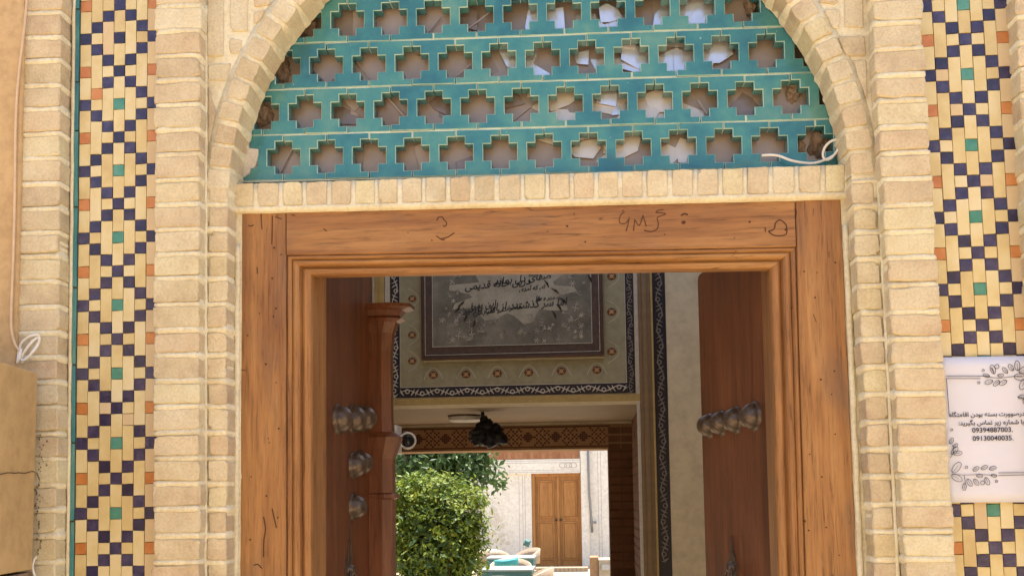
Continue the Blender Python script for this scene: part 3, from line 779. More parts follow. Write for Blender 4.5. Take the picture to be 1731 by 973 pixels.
# ------------------------------------------------------------------ door frame
fr = thing('door_frame', (ac.x, YF, 0), 'carved orange brown timber door frame with scratched lintel', 'door frame')
oL = line_x((408, 360), (405, 973), YF); iL = line_x((484, 430), (484, 973), YF)
oR = line_x((1421, 336), (1449, 973), YF); iR = line_x((1346, 418), (1362, 973), YF)
zb0 = 0.0
ztl_, ztr_ = UZ(408, 359.5, YF), UZ(1421, 336.5, YF)
lzl, lzr = UZ(484, 431, YF), UZ(1346, 417, YF)
def top_line(x): return ztl_ + (ztr_-ztl_)*(x-oL(ztl_))/(oR(ztr_)-oL(ztl_))
def low_line(x): return lzl + (lzr-lzl)*(x-iL(lzl))/(iR(lzr)-iL(lzr))
def board(name, q, y0, y1, mat, n=40, amp=.0012, parent=fr, bev=.003):
    """long board with slightly wavering arrises: q = four (x, z) corners counter-clockwise from lower left"""
    q = [Vector(p) for p in q]; horiz = (q[1]-q[0]).length > (q[3]-q[0]).length
    A, B = ((q[0], q[3]), (q[1], q[2])) if horiz else ((q[1], q[0]), (q[2], q[3]))
    v = []; f = []; sd = random.uniform(0, 99)
    for i in range(n+1):
        t = i/n; a = A[0].lerp(B[0], t); b = A[1].lerp(B[1], t); d = (b-a).normalized()
        na_ = noise.noise(Vector((t*22, sd, 0)))*amp; nb = noise.noise(Vector((t*22, sd+9, 0)))*amp
        a = a+d*na_; b = b+d*nb
        wv = noise.noise(Vector((t*9, sd, 4)))*.0015
        for p, y in ((a, y1), (a, y0+bev), (a+d*bev, y0+wv*.3), (a.lerp(b, .35), y0+wv), (a.lerp(b, .7), y0-wv), (b-d*bev, y0-wv*.3), (b, y0+bev), (b, y1)):
            v.append(Vector((p.x, y, p.y)))
    for i in range(n):
        for k in range(7): f.append((i*8+k, (i+1)*8+k, (i+1)*8+k+1, i*8+k+1))
    f.append(tuple(range(8))); f.append(tuple(n*8+k for k in range(7, -1, -1)))
    f = [tuple(reversed(x)) if not horiz else x for x in f]
    return MB().add(v, f, 0).build(name, mat, parent)
zl_top, zr_top = ztl_, ztr_
lp = board('post', [(oL(zb0), zb0), (iL(zb0)-.0012, zb0), (iL(zl_top)-.0012, top_line(iL(zl_top))), (oL(zl_top), zl_top)], YF, YF+.11, M['wood_v'])
rp = board('post', [(iR(zb0)+.0012, zb0), (oR(zb0), zb0), (oR(zr_top), zr_top), (iR(zr_top)+.0012, top_line(iR(zr_top)))], YF-.002, YF+.11, M['wood_v'])
lin = board('lintel', [(iL(lzl)+.0012, low_line(iL(lzl))), (iR(lzr)-.0012, low_line(iR(lzr))), (iR(zr_top)-.0012, top_line(iR(zr_top))-.001), (iL(zl_top)+.0012, top_line(iL(zl_top))-.001)], YF-.001, YF+.11, M['wood_h'])
# mouldings: (inset, depth) profile on three sides, mitred at the corners
PROF = [(-.001, .030), (-.001, .010), (.004, .004), (.009, .003), (.013, .007), (.0155, .013), (.0175, .008), (.023, .005), (.030, .006), (.035, .011), (.0385, .024), (.0410, .026), (.0425, .020), (.048, .016), (.057, .017), (.063, .020), (.0665, .028), (.0665, .075)]
def mould(side):
    v = []; f = []; n = 36; m = len(PROF); sd = random.uniform(0, 50)
    for i in range(n+1):
        t = i/n
        for (ins, dep) in PROF:
            if side == 'top': dep = min(dep, .055)
            tin = ins*.80
            if side == 'top':
                x0 = iL(lzl)+ins; x1 = iR(lzr)-ins; x = x0+(x1-x0)*t; z = low_line(x)-tin
            elif side == 'left':
                z1 = low_line(iL(lzl)+ins)-tin; z = zb0+(z1-zb0)*t; x = iL(z)+ins
            else:
                z1 = low_line(iR(lzr)-ins)-tin; z = zb0+(z1-zb0)*t; x = iR(z)-ins
            wv = noise.noise(Vector((t*14+ins*40, sd, dep*30)))*.0011 + noise.noise(Vector((t*60+ins*90, sd, 1)))*.0005
            v.append(Vector((x+wv*(side != 'top'), YF+dep-.001+wv, z+wv*(side == 'top'))))
    for i in range(n):
        for k in range(m-1):
            q = (i*m+k, i*m+k+1, (i+1)*m+k+1, (i+1)*m+k)
            f.append(q if side == 'left' else tuple(reversed(q)))
    return MB().add(v, f, 0).build('moulding', M['wood_h'] if side == 'top' else M['wood_v'], fr)
for s_ in ('left', 'top', 'right'): mould(s_)
# backing jambs (rebate) behind the mouldings
YJ = YF+.075
jl = iL(1.8)+.0665; jr = iR(1.8)-.0665; jt = (low_line(jl)+low_line(jr))/2-.066
MB().box(XL-.01, jl-.0005, YJ-.004, YJ+.10, 0, jt+.15).build('jamb', M['wood_v'], fr)
MB().box(jr+.004, XR_+.01, YJ-.004, YJ+.10, 0, jt+.15).build('jamb', M['wood_v'], fr)
MB().box(jl-.0004, jr+.0039, YJ-.004, YJ+.09, jt+.046, jt+.149).build('head_jamb', M['wood_h'], fr)
for fa, fb in ((lambda z: fr_(z)-.02, lambda z: oL(z)+.004), (lambda z: oR(z)-.004, lambda z: gl(z)+.02)):
    v = []; f = []
    for k in range(60):
        z = ztr_*1.0+.03 - k*.03; nn = noise.noise(Vector((z*20, fa(2), 1)))*.002
        v += [Vector((fa(z), YF+.001+nn, z)), Vector((fb(z), YF+.001-nn, z))]
    for k in range(59): f.append((2*k, 2*k+2, 2*k+3, 2*k+1))
    MB().add(v, f, 0, True).build('mortar_bed', M['mortar'], gate)
# scratches, knots and nail holes on the face
def scratch(strokes, r=.0016, parent=lin, name='scratched_mark'):
    mbx = MB()
    for st in strokes:
        P = [U(x, y, YF-.0012) for x, y in st]
        mbx.tube(smooth_curve(P, 4) if len(P) > 2 else P, r, 5)
    return mbx.build(name, M['scratch'], parent)
def z3(p): return (1020+p[0]*.3185, 330+p[1]*.3186)
scratch([[z3(p) for p in s] for s in [
    [(112, 90), (92, 105), (84, 135), (95, 150), (118, 148), (138, 122)], [(138, 118), (130, 155), (120, 190)],
    [(160, 188), (166, 130)], [(166, 128), (190, 160), (210, 108)], [(210, 105), (220, 140), (228, 165)],
    [(318, 76), (290, 80), (278, 92), (300, 92), (332, 98)], [(330, 100), (300, 112), (285, 120), (292, 150), (285, 178), (255, 192), (215, 186)]]], .0015)
scratch([[z3(p) for p in s] for s in [[(412, 108), (430, 98), (448, 104)], [(416, 142), (424, 150), (434, 142), (420, 138)]]], .0022)
scratch([[z3(p) for p in s] for s in [[(875, 190), (905, 180), (915, 145), (940, 132), (970, 160), (970, 205), (935, 215), (900, 210), (876, 192)], [(858, 170), (860, 192)]]], .0017, name='patched_knot')
def z1_(p): return (400+p[0]*.3186, 330+p[1]*.3186)
scratch([[z1_(p) for p in s] for s in [[(1062, 135), (1070, 118), (1090, 116), (1100, 130), (1115, 148), (1105, 166), (1096, 160)], [(1085, 230), (1120, 222), (1155, 198)], [(1060, 215), (1090, 236), (1105, 234)], [(462, 178), (478, 190)], [(292, 104), (310, 108)]]], .0015, name='knot')
scratch([[z1_(p) for p in s] for s in [[(205, 115), (240, 126)], [(62, 158), (76, 164), (90, 156)], [(130, 100), (134, 180)], [(190, 110), (186, 260)], [(108, 380), (110, 415)], [(195, 636), (196, 648)], [(58, 738), (60, 748)], [(25, 925), (48, 928)]]], .0012, lp, 'crack')
scratch([[z3(p) for p in s] for s in [[(1015, 70), (1026, 90), (1014, 115)], [(1115, 70), (1112, 110)], [(1172, 20), (1172, 90)], [(1114, 630), (1130, 672)], [(992, 594), (1005, 600)], [(1196, 300), (1198, 330)]]], .0012, rp, 'crack')
def z4(p): return (400+p[0]*.342, 640+p[1]*.342)
scratch([[z4(p) for p in s] for s in [[(133, 680), (142, 740), (134, 800), (133, 880)], [(175, 640), (186, 690), (196, 735)], [(85, 920), (105, 915), (125, 935)]]], .0015, lp, 'crack')
random.seed(41)
for par, xa_, xb_, ya_, yb_, n_ in ((lp, 415, 476, 400, 960, 14), (rp, 1358, 1430, 380, 960, 14), (lin, 500, 1330, 352, 412, 12)):
    for k in range(n_):
        p = U(random.uniform(xa_, xb_), random.uniform(ya_, yb_), YF-.0035); rr_ = random.uniform(.0012, .0028)
        MB().lathe(p, [(rr_, -.004), (rr_, .0), (.0003, .0004)], 8, axis='y').build('nail_head', M['scratch'], par)
# pale mortar line between the frame and the ribs
for (fx, nm) in ((lambda z: oL(z)-.0095, 0), (lambda z: oR(z)+.0085, 1)):
    pts = [Vector((fx(z)+noise.noise(Vector((z*11, nm, 0)))*.002, YF-.002, z)) for z in [1.1+k*.02 for k in range(62)] if z < ztr_]
    MB().tube(pts, [.0085+.003*noise.noise(Vector((k*.8, nm, 2))) for k in range(len(pts))], 6).build('mortar_fillet', M['mortar'], gate)

# ------------------------------------------------------------------ door leaves
YH = YJ+.105
def door(name, label, hinge_px, free_px, side):
    hz = U(hinge_px[0], hinge_px[1], YH); hx_ = hz.x
    # free end direction: leaf .60 wide, turned inwards
    lo, hi = rad(40), rad(100)
    WL = .60
    for _ in range(40):
        m_ = (lo+hi)/2
        e = Vector((hx_ - side*WL*math.cos(m_), YH+WL*math.sin(m_), U(free_px[0], free_px[1], YH+WL*math.sin(m_)).z))
        px = U(free_px[0], free_px[1], e.y).x
        if (e.x < px) == (side > 0): lo, hi = m_, hi
        else: lo, hi = lo, m_
        if side > 0: 
            pass
    ang = m_
    d = Vector((-side*math.cos(ang), math.sin(ang), 0))           # along the leaf from the hinge
    nrm = Vector((-side*math.sin(ang), -math.cos(ang), 0))        # outer face, towards the opening
    root = thing(name, (hx_, YH, 0), label, 'door', 'double door leaves opened inwards')
    ztop = UZ(free_px[0], 466, YH+WL*math.sin(ang))
    R = Matrix((d, nrm, Vector((0, 0, 1)))).transposed()
    T = Matrix.Translation((hx_, YH, 0)) @ R.to_4x4()
    return root, T, ztop, WL, d, nrm
def xf(mb, T):
    mb.v = [T @ a for a in mb.v]
    if T.to_3x3().determinant() < 0: mb.f = [tuple(reversed(q)) for q in mb.f]
    return mb
def stud(root, T, u, z, r=.034):
    prof = [(r*1.12, -.001), (r*1.12, .004), (r*1.0, .007)] + [(r*math.cos(a), .007+r*1.05*math.sin(a)) for a in [rad(8+k*10) for k in range(9)]] + [(0.0005, .007+r*1.05)]
    mbx = MB()
    # ribbed boss: axis along local +y
    n = 28; v = []; f = []
    for (q, h) in prof:
        for k in range(n):
            an = 2*math.pi*k/n; rr = q*(1+.035*math.cos(9*an + h*90)); v.append(Vector((u+rr*math.cos(an), h, z+rr*math.sin(an))))
    for i in range(len(prof)-1):
        for k in range(n): f.append((i*n+k, (i+1)*n+k, (i+1)*n+(k+1) % n, i*n+(k+1) % n))
    mbx.add(v, f, 0, True); xf(mbx, T).build('stud', M['iron'], root)
def leaf_body(root, T, WL, ztop, rc=True):
    mbx = MB(); c = .018
    pts = [(0, .02), (WL, .02), (WL, ztop-c), (WL-c*.3, ztop-c*.3), (WL-c, ztop), (0, ztop)]
    n = len(pts)
    v = [Vector((a, 0, b)) for a, b in pts] + [Vector((a, -.045, b)) for a, b in pts]
    f = [tuple(range(n-1, -1, -1)), tuple(range(n, 2*n))] + [(i, (i+1) % n, (i+1) % n+n, i+n) for i in range(n)]
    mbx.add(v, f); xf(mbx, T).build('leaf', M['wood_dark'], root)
def knocker(root, T, u, z):
    mbx = MB()
    out = [(0, .085), (.004, .05), (.012, .03), (.026, .012), (.034, -.02), (.026, -.05), (.012, -.065), (0, -.1)]
    pts = [(u+a, z+b) for a, b in out] + [(u-a, z+b) for a, b in out[-2:0:-1]]
    n = len(pts); v = [Vector((a, .006, b)) for a, b in pts] + [Vector((a, .0005, b)) for a, b in pts]
    f = [tuple(range(n-1, -1, -1)), tuple(range(n, 2*n))] + [(i, (i+1) % n, (i+1) % n+n, i+n) for i in range(n)]
    mbx.add(v, f); mbx.lathe((u, .006, z-.015), [(.02, 0), (.017, .012), (.008, .018), (.0005, .02)], 14, axis='x', R=Matrix.Rotation(rad(90), 3, 'Z'))
    mbx.tube([Vector((u+.03*math.sin(a), .022+.01*math.cos(a), z-.055-.045*math.cos(a))) for a in [2*math.pi*k/20 for k in range(21)]], .005, 6)
    xf(mbx, T).build('knocker_plate', M['iron'], root)
rr, TR_, zt_, WL, d_, n_ = door('wooden_door', 'dark red brown door leaf with one row of iron studs, right of the opening', (1306, 600), (1183, 600), 1)
leaf_body(rr, TR_, WL, zt_)
def leaf_at(px, py, T, d, hx_, hy):
    """distance along the leaf and height of a sight line meeting the leaf face"""
    dr = RT*((px-PX)/F) - UP*((py-PY)/F) + fwd
    n = Vector((-d.y, d.x, 0)); t = n.dot(Vector((hx_, hy, 0))-Vector((CAM.x, CAM.y, 0)))/n.dot(dr)
    p = CAM+dr*t; return (p-Vector((hx_, hy, 0))).dot(d), p.z
def rpos(px, py): return leaf_at(px, py, TR_, d_, rr.location.x, YH)
for px, s_ in ((1278, 1), (1247, .97), (1222, .95), (1201, .95)):
    u, z = rpos(px, 712); stud(rr, TR_, u, rpos(1240, 711)[1], .040*s_)
u, z = rpos(1240, 950); knocker(rr, TR_, u, z)
lr, TL, zt2, WL2, dl, nl = door('wooden_door', 'dark red brown door leaf with carved meeting post, left of the opening', (534, 600), (630, 600), -1)
leaf_body(lr, TL, WL2, zt2)
def lpos(px, py): return leaf_at(px, py, TL, dl, lr.location.x, YH)
for px, py, r in ((570, 708, .043), (594, 708, .043), (612, 707, .043), (596, 786, .040), (608, 782, .038), (596, 856, .040)):
    u, z = lpos(px, py); stud(lr, TL, u, z, r)
u, z = lpos(588, 955); knocker(lr, TL, u, z)
pts = []
for k in range(14):
    u, z = lpos(588 - 6*math.sin(k*.5)*.3, 880+k*6); pts.append(TL @ Vector((u, .01, z)))
MB().tube(pts, .0022, 5).build('chain', M['iron'], lr)
# carved meeting post on the free edge of the left leaf
def cpost():
    u0 = WL2-.012; zc = UZ(640, 512, 0.82)
    def ring(z, hw, dep): return (z, hw, dep)
    sec = [(0.02, .040, .045), (.3, .040, .045), (UZ(640, 838, .82)-.012, .040, .045), (UZ(640, 838, .82)-.006, .043, .052), (UZ(640, 838, .82)+.006, .043, .052), (UZ(640, 838, .82)+.012, .038, .045),
           (UZ(640, 775, .82), .036, .045), (UZ(640, 748, .82), .046, .056), (UZ(640, 738, .82), .050, .060), (UZ(640, 728, .82), .034, .044), (UZ(640, 700, .82), .030, .042), (zc-.16, .030, .042), (zc-.10, .034, .046), (zc-.062, .040, .054), (zc-.050, .052, .066), (zc-.040, .044, .058), (zc-.022, .052, .068), (zc-.012, .066, .084), (zc, .066, .084)]
    v = []; f = []
    for (z, hw, dep) in sec:
        dep *= 1.75
        for (a, b) in ((-hw, .0), (-hw, dep*.6), (-hw*.55, dep), (hw*.55, dep), (hw, dep*.6), (hw, -.045)): v.append(Vector((u0+a, b, z)))
    m = 6
    for i in range(len(sec)-1):
        for k in range(m-1): f.append((i*m+k, (i+1)*m+k, (i+1)*m+k+1, i*m+k+1))
    f.append(tuple((len(sec)-1)*m+k for k in range(m))); 
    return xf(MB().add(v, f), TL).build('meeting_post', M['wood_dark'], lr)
cpost()

# ------------------------------------------------------------------ paper notice
YN = YT-.012
nw = thing('paper_notice', (U(1665, 725, YN).x, YN, UZ(1665, 848, YN)), 'white paper notice with floral border and phone numbers over the mosaic strip', 'notice')
NZ = (UZ(1660, 602, YN), UZ(1668, 848, YN)); nx0t, nx0b = UX(1588, 602, YN), UX(1603, 848, YN); nwid = .228
v = []; f = []; ns = 14
for i in range(ns+1):
    for k in range(ns+1):
        s, t = i/ns, k/ns; z = NZ[1]+(NZ[0]-NZ[1])*t; x = nx0b+(nx0t-nx0b)*t+nwid*s
        v.append(Vector((x, YN+.0025*noise.noise(Vector((s*2.2, t*2.2, 3))), z+slope*(x-nx0b)*.6)))
for i in range(ns):
    for k in range(ns): f.append((i*(ns+1)+k, (i+1)*(ns+1)+k, (i+1)*(ns+1)+k+1, i*(ns+1)+k+1))
o = MB().add(v, f, 0, True).build('sheet', M['paper'], nw)
md = o.modifiers.new('thickness', 'SOLIDIFY'); md.thickness = .0006; md.offset = 1
YI = YN-.0034
FORMS = {'ا': ('FE8D', 'FE8E'), 'آ': ('FE81', 'FE82'), 'ب': ('FE8F', 'FE90', 'FE91', 'FE92'), 'ت': ('FE95', 'FE96', 'FE97', 'FE98'), 'د': ('FEA9', 'FEAA'), 'ذ': ('FEAB', 'FEAC'), 'ر': ('FEAD', 'FEAE'), 'ز': ('FEAF', 'FEB0'),
 'س': ('FEB1', 'FEB2', 'FEB3', 'FEB4'), 'ش': ('FEB5', 'FEB6', 'FEB7', 'FEB8'), 'ص': ('FEB9', 'FEBA', 'FEBB', 'FEBC'), 'ط': ('FEC1', 'FEC2', 'FEC3', 'FEC4'), 'خ': ('FEA5', 'FEA6', 'FEA7', 'FEA8'), 'ف': ('FED1', 'FED2', 'FED3', 'FED4'), 'ق': ('FED5', 'FED6', 'FED7', 'FED8'), 'ک': ('FB8E', 'FB8F', 'FB90', 'FB91'),
 'گ': ('FB92', 'FB93', 'FB94', 'FB95'), 'ل': ('FEDD', 'FEDE', 'FEDF', 'FEE0'), 'م': ('FEE1', 'FEE2', 'FEE3', 'FEE4'), 'ن': ('FEE5', 'FEE6', 'FEE7', 'FEE8'), 'و': ('FEED', 'FEEE'), 'ه': ('FEE9', 'FEEA', 'FEEB', 'FEEC'), 'ی': ('FBFC', 'FBFD', 'FBFE', 'FBFF')}
def shape(s):
    out = []
    for i, c in enumerate(s):
        if c not in FORMS: out.append(c); continue
        F_ = FORMS[c]; pj = i > 0 and s[i-1] in FORMS and len(FORMS[s[i-1]]) == 4
        nj = len(F_) == 4 and i+1 < len(s) and s[i+1] in FORMS
        k = (3 if nj else 1) if pj else (2 if nj else 0); out.append(chr(int(F_[k], 16)))
    return ''.join(reversed(out))
def text(body, name, mat, parent, x, y, z, size, align='CENTER', bold=.0, shear=0.0, rot=0.0, sx=1.0):
    cu = bpy.data.curves.new(name, 'FONT'); cu.body = body; cu.size = size; cu.align_x = align; cu.offset = bold; cu.shear = shear
    cu.extrude = .0002; cu.resolution_u = 3
    t = bpy.data.objects.new(name, cu); C.objects.link(t)
    bpy.context.view_layer.update()
    dg = bpy.context.evaluated_depsgraph_get(); me = bpy.data.meshes.new_from_object(t.evaluated_get(dg))
    bpy.data.objects.remove(t); bpy.data.curves.remove(cu)
    me.transform(Matrix.Rotation(rad(90), 4, 'X') @ Matrix.Rotation(rot, 4, 'Z') @ Matrix.Diagonal((sx, 1, 1, 1))); me.materials.clear()
    return link(name, me, mat, parent, (x, y, z))
S_ = 2.66/F
def npos(px, py): p = U(px, py, YI); return p.x, p.z
for s, px, py, size, al in ((shape('درصوورت بسته بودن اقامتگاه'), 1668.5, 703, 10.1, 'CENTER'), (shape('با شماره زیر تماس بگیرید:'), 1676, 717, 10.3, 'CENTER'), ('09394887003.', 1678, 730, 11.3, 'CENTER'), ('09130040035.', 1679, 744, 11.3, 'CENTER')):
    x, z = npos(px, py); text(s, 'lettering', M['ink'], nw, x, YI, z, size*S_, al, .00018, rot=-.0)
def leafy(path, leaves, rings, lines):
    mbx = MB()
    def P(p): q = U(p[0], p[1], YI); return q
    for l in path: mbx.tube(smooth_curve([P(p) for p in l]) if len(l) > 2 else [P(p) for p in l], .0007, 4)
    for l in lines: mbx.tube([P(p) for p in l], .0008, 4)
    for (x, y, L, a) in leaves:
        ca, sa = math.cos(a), math.sin(a); pts = []
        for k in range(13):
            t = k/12*2*math.pi; u = L*.5*(1-math.cos(t)); w_ = L*.26*math.sin(t)*(1 if True else 1)
            pts.append(P((x+u*ca-w_*sa, y+u*sa+w_*ca)))
        mbx.tube(pts, .0007, 4); mbx.tube([P((x, y)), P((x+L*.7*ca, y+L*.7*sa))], .0005, 4)
    for (x, y, r) in rings: mbx.tube([P((x+r*math.cos(t), y+r*math.sin(t))) for t in [2*math.pi*k/12 for k in range(13)]], .0007, 4)
    mbx.build('printed_spray', M['ink'], nw)
def zz(x, y): return (1570+x*.2776, 590+y*.2775)
leafy([[zz(330, 160), zz(420, 175), zz(520, 165), zz(640, 160)], [zz(400, 150), zz(380, 110)]],
      [(*zz(400, 150), 16, -1.9), (*zz(370, 165), 11, 3.4), (*zz(420, 160), 10, -.1), (*zz(480, 145), 12, -2.3), (*zz(515, 130), 13, -2.2), (*zz(540, 130), 17, -1.6), (*zz(390, 190), 14, 2.8), (*zz(430, 190), 13, 2.4), (*zz(475, 190), 14, 2.6), (*zz(520, 165), 22, .1), (*zz(590, 180), 20, 2.0), (*zz(550, 140), 18, -.5)],
      [(*zz(415, 105), 3.6), (*zz(332, 128), 1.8), (*zz(305, 203), 2.0)], [[zz(105, 163), zz(335, 163)], [zz(105, 178), zz(315, 178)]])
leafy([[zz(140, 760), zz(220, 765), zz(320, 762), zz(415, 770)], [zz(215, 765), zz(225, 820)]],
      [(*zz(145, 750), 22, -.9), (*zz(140, 765), 20, .5), (*zz(270, 740), 12, -.6), (*zz(320, 730), 12, -.5), (*zz(370, 730), 12, -.3), (*zz(290, 768), 11, .1), (*zz(380, 765), 10, .2), (*zz(218, 815), 12, 1.6), (*zz(235, 790), 14, 1.0), (*zz(275, 790), 13, .9), (*zz(345, 780), 14, 1.1),],
      [(*zz(230, 718), 2.2), (*zz(328, 812), 3.4), (*zz(413, 803), 2.0)], [[zz(425, 752), zz(640, 748)], [zz(425, 768), zz(640, 762)], [zz(108, 180), zz(125, 400)]])

leafy([[zz(132, 660), zz(150, 620), zz(145, 580)]], [(*zz(140, 640), 16, -.9), (*zz(150, 635), 15, -.1), (*zz(130, 575), 11, -1.1), (*zz(150, 600), 10, -.8)], [(*zz(140, 490), 2.0)], [])
leafy([[zz(540, 290), zz(580, 300)]], [(*zz(545, 295), 12, -.3), (*zz(575, 305), 12, .9)], [], [])
# ------------------------------------------------------------------ left edge: plaster, cable, cabinet
YW = -0.012
zt0, zb0_ = UZ(20, -120, YW), 0
MB().box(-3.2, UX(34, 300, YW), YW, 0.10, 0, zt0+.5, bev=.006).build('plaster_pier', M['plaster_tan'], gate)
cpts = [(48, -40), (43, 30), (37, 80), (32, 125), (28, 172), (26, 240), (25, 330), (23, 420), (19, 530), (20, 560), (25, 580), (33, 592), (40, 590)]
P = smooth_curve([U(x, y, YW-.006) for x, y in cpts])
o = MB().tube(P, .0035, 7).build('cable', M['cable_old']); tag(o, 'thin beige cable running down the tan plaster at the left edge', 'cable')
coil = [(36, 590), (32, 606), (30, 612), (34, 585), (44, 572), (58, 566), (66, 568), (64, 582), (54, 596), (44, 606), (36, 612), (38, 600), (50, 582), (62, 571), (66, 575), (55, 594), (42, 608), (33, 604), (37, 588)]
o = MB().tube(smooth_curve([U(x, y, YP-.02-.006*math.sin(i*1.7)) for i, (x, y) in enumerate(coil)]), .0034, 7).build('cable_coil', M['cable'])
tag(o, 'small bundle of white cable above the beige cabinet', 'cable')
# cabinet: sight direction of its long edges
dv = (RT*((760-PX)/F) - UP*((842-PY)/F) + fwd); dv = Vector((dv.x, dv.y, 0)).normalized()
a_t, a_b = U(64, 630, -.035), U(55, 962, -.035)
o = MB(); q = -dv*.42
def corner(p, k, out): return p + q*k + out
off = Vector((dv.y, -dv.x, 0))*-.30
v = []
for k in (0, 1):
    for p in (a_b, a_t):
        v += [p+q*k, p+q*k+off]
o.add(v, [(0, 2, 6, 4), (1, 5, 7, 3), (0, 1, 3, 2), (4, 6, 7, 5), (2, 3, 7, 6), (0, 4, 5, 1)])
cabo = thing('wall_cabinet', (a_b.x, a_b.y, a_b.z), 'smooth beige wall cabinet cut by the lower left corner', 'cabinet')
cb_ = o.build('casing', M['cabinet'], cabo); bv = cb_.modifiers.new('bevel', 'BEVEL'); bv.width = .004; bv.segments = 2
zc_ = UZ(60, 797, -.035)
ns_ = Vector((dv.y, -dv.x, 0))
pts = [Vector((a_t.x, a_t.y, zc_))*1 + q*t + ns_*.0006 + Vector((0, 0, noise.noise(Vector((t*9, 0, 0)))*.004-.02*t)) for t in [k/20 for k in range(21)]]
pts = [Vector((p.x+(a_b.x-a_t.x)*.5, p.y, p.z)) for p in pts]
MB().tube(pts, .0013, 4).build('seam', M['soot'], cabo)
# shelf under the cabinet
MB().add([a_b+Vector((0, 0, -.006)), a_b+q+Vector((0, 0, -.006)), a_b+q+off+Vector((0, 0, -.006)), a_b+off+Vector((0, 0, -.006)), a_b+Vector((-.03, 0, -.25)), a_b+q+Vector((-.03, 0, -.25)), a_b+q+off+Vector((0, 0, -.25)), a_b+off+Vector((0, 0, -.25))],
         [(0,1,2,3), (4,7,6,5), (0,4,5,1), (1,5,6,2), (2,6,7,3), (3,7,4,0)]).build('support', M['rubble'], cabo)
# sooty damp crack beside the cabinet
mbx = MB(); random.seed(5)
for k in range(60):
    t = k/59; x = 66+4*math.sin(t*9)+random.uniform(-3, 5)+ (8 if random.random() < .2 else 0); y = 735+t*200
    p = U(x-t*6, y, YP-.0052); r = random.uniform(.0006, .0026)
    bm = bmesh.new(); bmesh.ops.create_icosphere(bm, subdivisions=1, radius=1)
    for qv in bm.verts: qv.co = Vector((qv.co.x*r*random.uniform(.6, 1.2), qv.co.y*.0025, qv.co.z*r*random.uniform(.8, 2.5)))+p
    mbx.bm(bm)
mbx.build('soot_stain', M['grime'], gate)
o = MB().tube(smooth_curve([U(x, y, YP-.03) for x, y in ((70, 992), (60, 975), (55, 958), (58, 945), (62, 940))]), .003, 6).build('cable', M['cable']); tag(o, 'short white cable under the beige cabinet, lower left', 'cable')
random.seed(3)

# ------------------------------------------------------------------ vestibule
YA, YBk, YE = 3.7, 5.4, 5.75
VX0, VX1, VH = -2.0, 1.9, 3.7
ves = thing('vestibule', (0, 2.5, 0), kind='structure')
def vbox(n, *a, mat='plaster_cream'): return MB().box(*a).build(n, M[mat], ves)
vbox('floor', VX0, VX1, .5, YE, -.05, .004, mat='paving')
vbox('side_wall', VX0-.3, VX0, .501, YA+.2, 0, VH); vbox('side_wall', VX1, VX1+.3, .501, YA+.2, 0, VH)
ZC = VH
oc = (-1.3, 1.3, 1.9, 3.45)       # unseen roof opening, added and sized to brighten the vestibule
vbox('ceiling', VX0-.3, oc[0], .501, YA+.3, ZC, ZC+.2); vbox('ceiling', oc[1], VX1+.3, .501, YA+.3, ZC, ZC+.2)
vbox('ceiling', oc[0]+.001, oc[1]-.001, .501, oc[2], ZC, ZC+.199); vbox('ceiling', oc[0]+.001, oc[1]-.001, oc[3], YA+.3, ZC, ZC+.199)
# end wall with the inner portal
por = thing('portal_wall', (0, YA, 0), 'painted end wall over the inner passage, banded with navy and olive borders', 'wall')
xa0, xa1 = UX(540, 680, YA), UX(1087, 680, YA)
zs_ = UZ(870, 681, YA)           # soffit edge
MB().box(VX0, xa0, YA, YA+.25, 0, VH-.002).build('wall_face', M['plaster_cream'], por)
MB().box(xa1, VX1, YA, YA+.25, 0, VH-.002).build('wall_face', M['plaster_cream'], por)
MB().box(xa0+.0005, xa1-.0005, YA, YA+.25, zs_, VH-.002).build('wall_face', M['plaster_cream'], por)
def strip(name, x0, x1, z0, z1, mat, d=.004, parent=por): return MB().box(x0, x1, YA-d, YA+.002, z0, z1).build(name, M[mat], parent)
A_ = lambda px, py=600: UX(px, py, YA)
Z_ = lambda py, px=870: UZ(px, py, YA)
# borders around the panel: navy band, olive band
n0, n1, n2, n3 = A_(660), A_(676), A_(1059), A_(1073)
zn0, zn1 = Z_(668), Z_(651)
strip('gold_edge', xa0, A_(1080), zs_, zn0-.008, 'gold', .0085)
strip('navy_band', n0, n1, zn0, 3.4, 'navy'); strip('navy_band', n2, n3, zn0, 3.4, 'navy'); strip('navy_band', n1+.0005, n2-.0005, zn0, zn1, 'navy')
o0, o1, o2, o3 = A_(678), A_(716), A_(1022), A_(1056)
zo0, zo1 = Z_(646), Z_(612)
strip('olive_band', n1+.004, o1, zn1+.006, 3.4, 'olive'); strip('olive_band', o2, n2-.004, zn1+.006, 3.4, 'olive'); strip('olive_band', o1+.0005, o2-.0005, zn1+.006, zo1+.01, 'olive')
for x in (n1+.001, n2-.004): strip('cream_line', x, x+.003, zn1+.001, 3.4, 'motif', .005)
strip('cream_line', n1+.0045, n2-.0045, zn1+.001, zn1+.005, 'motif', .005)
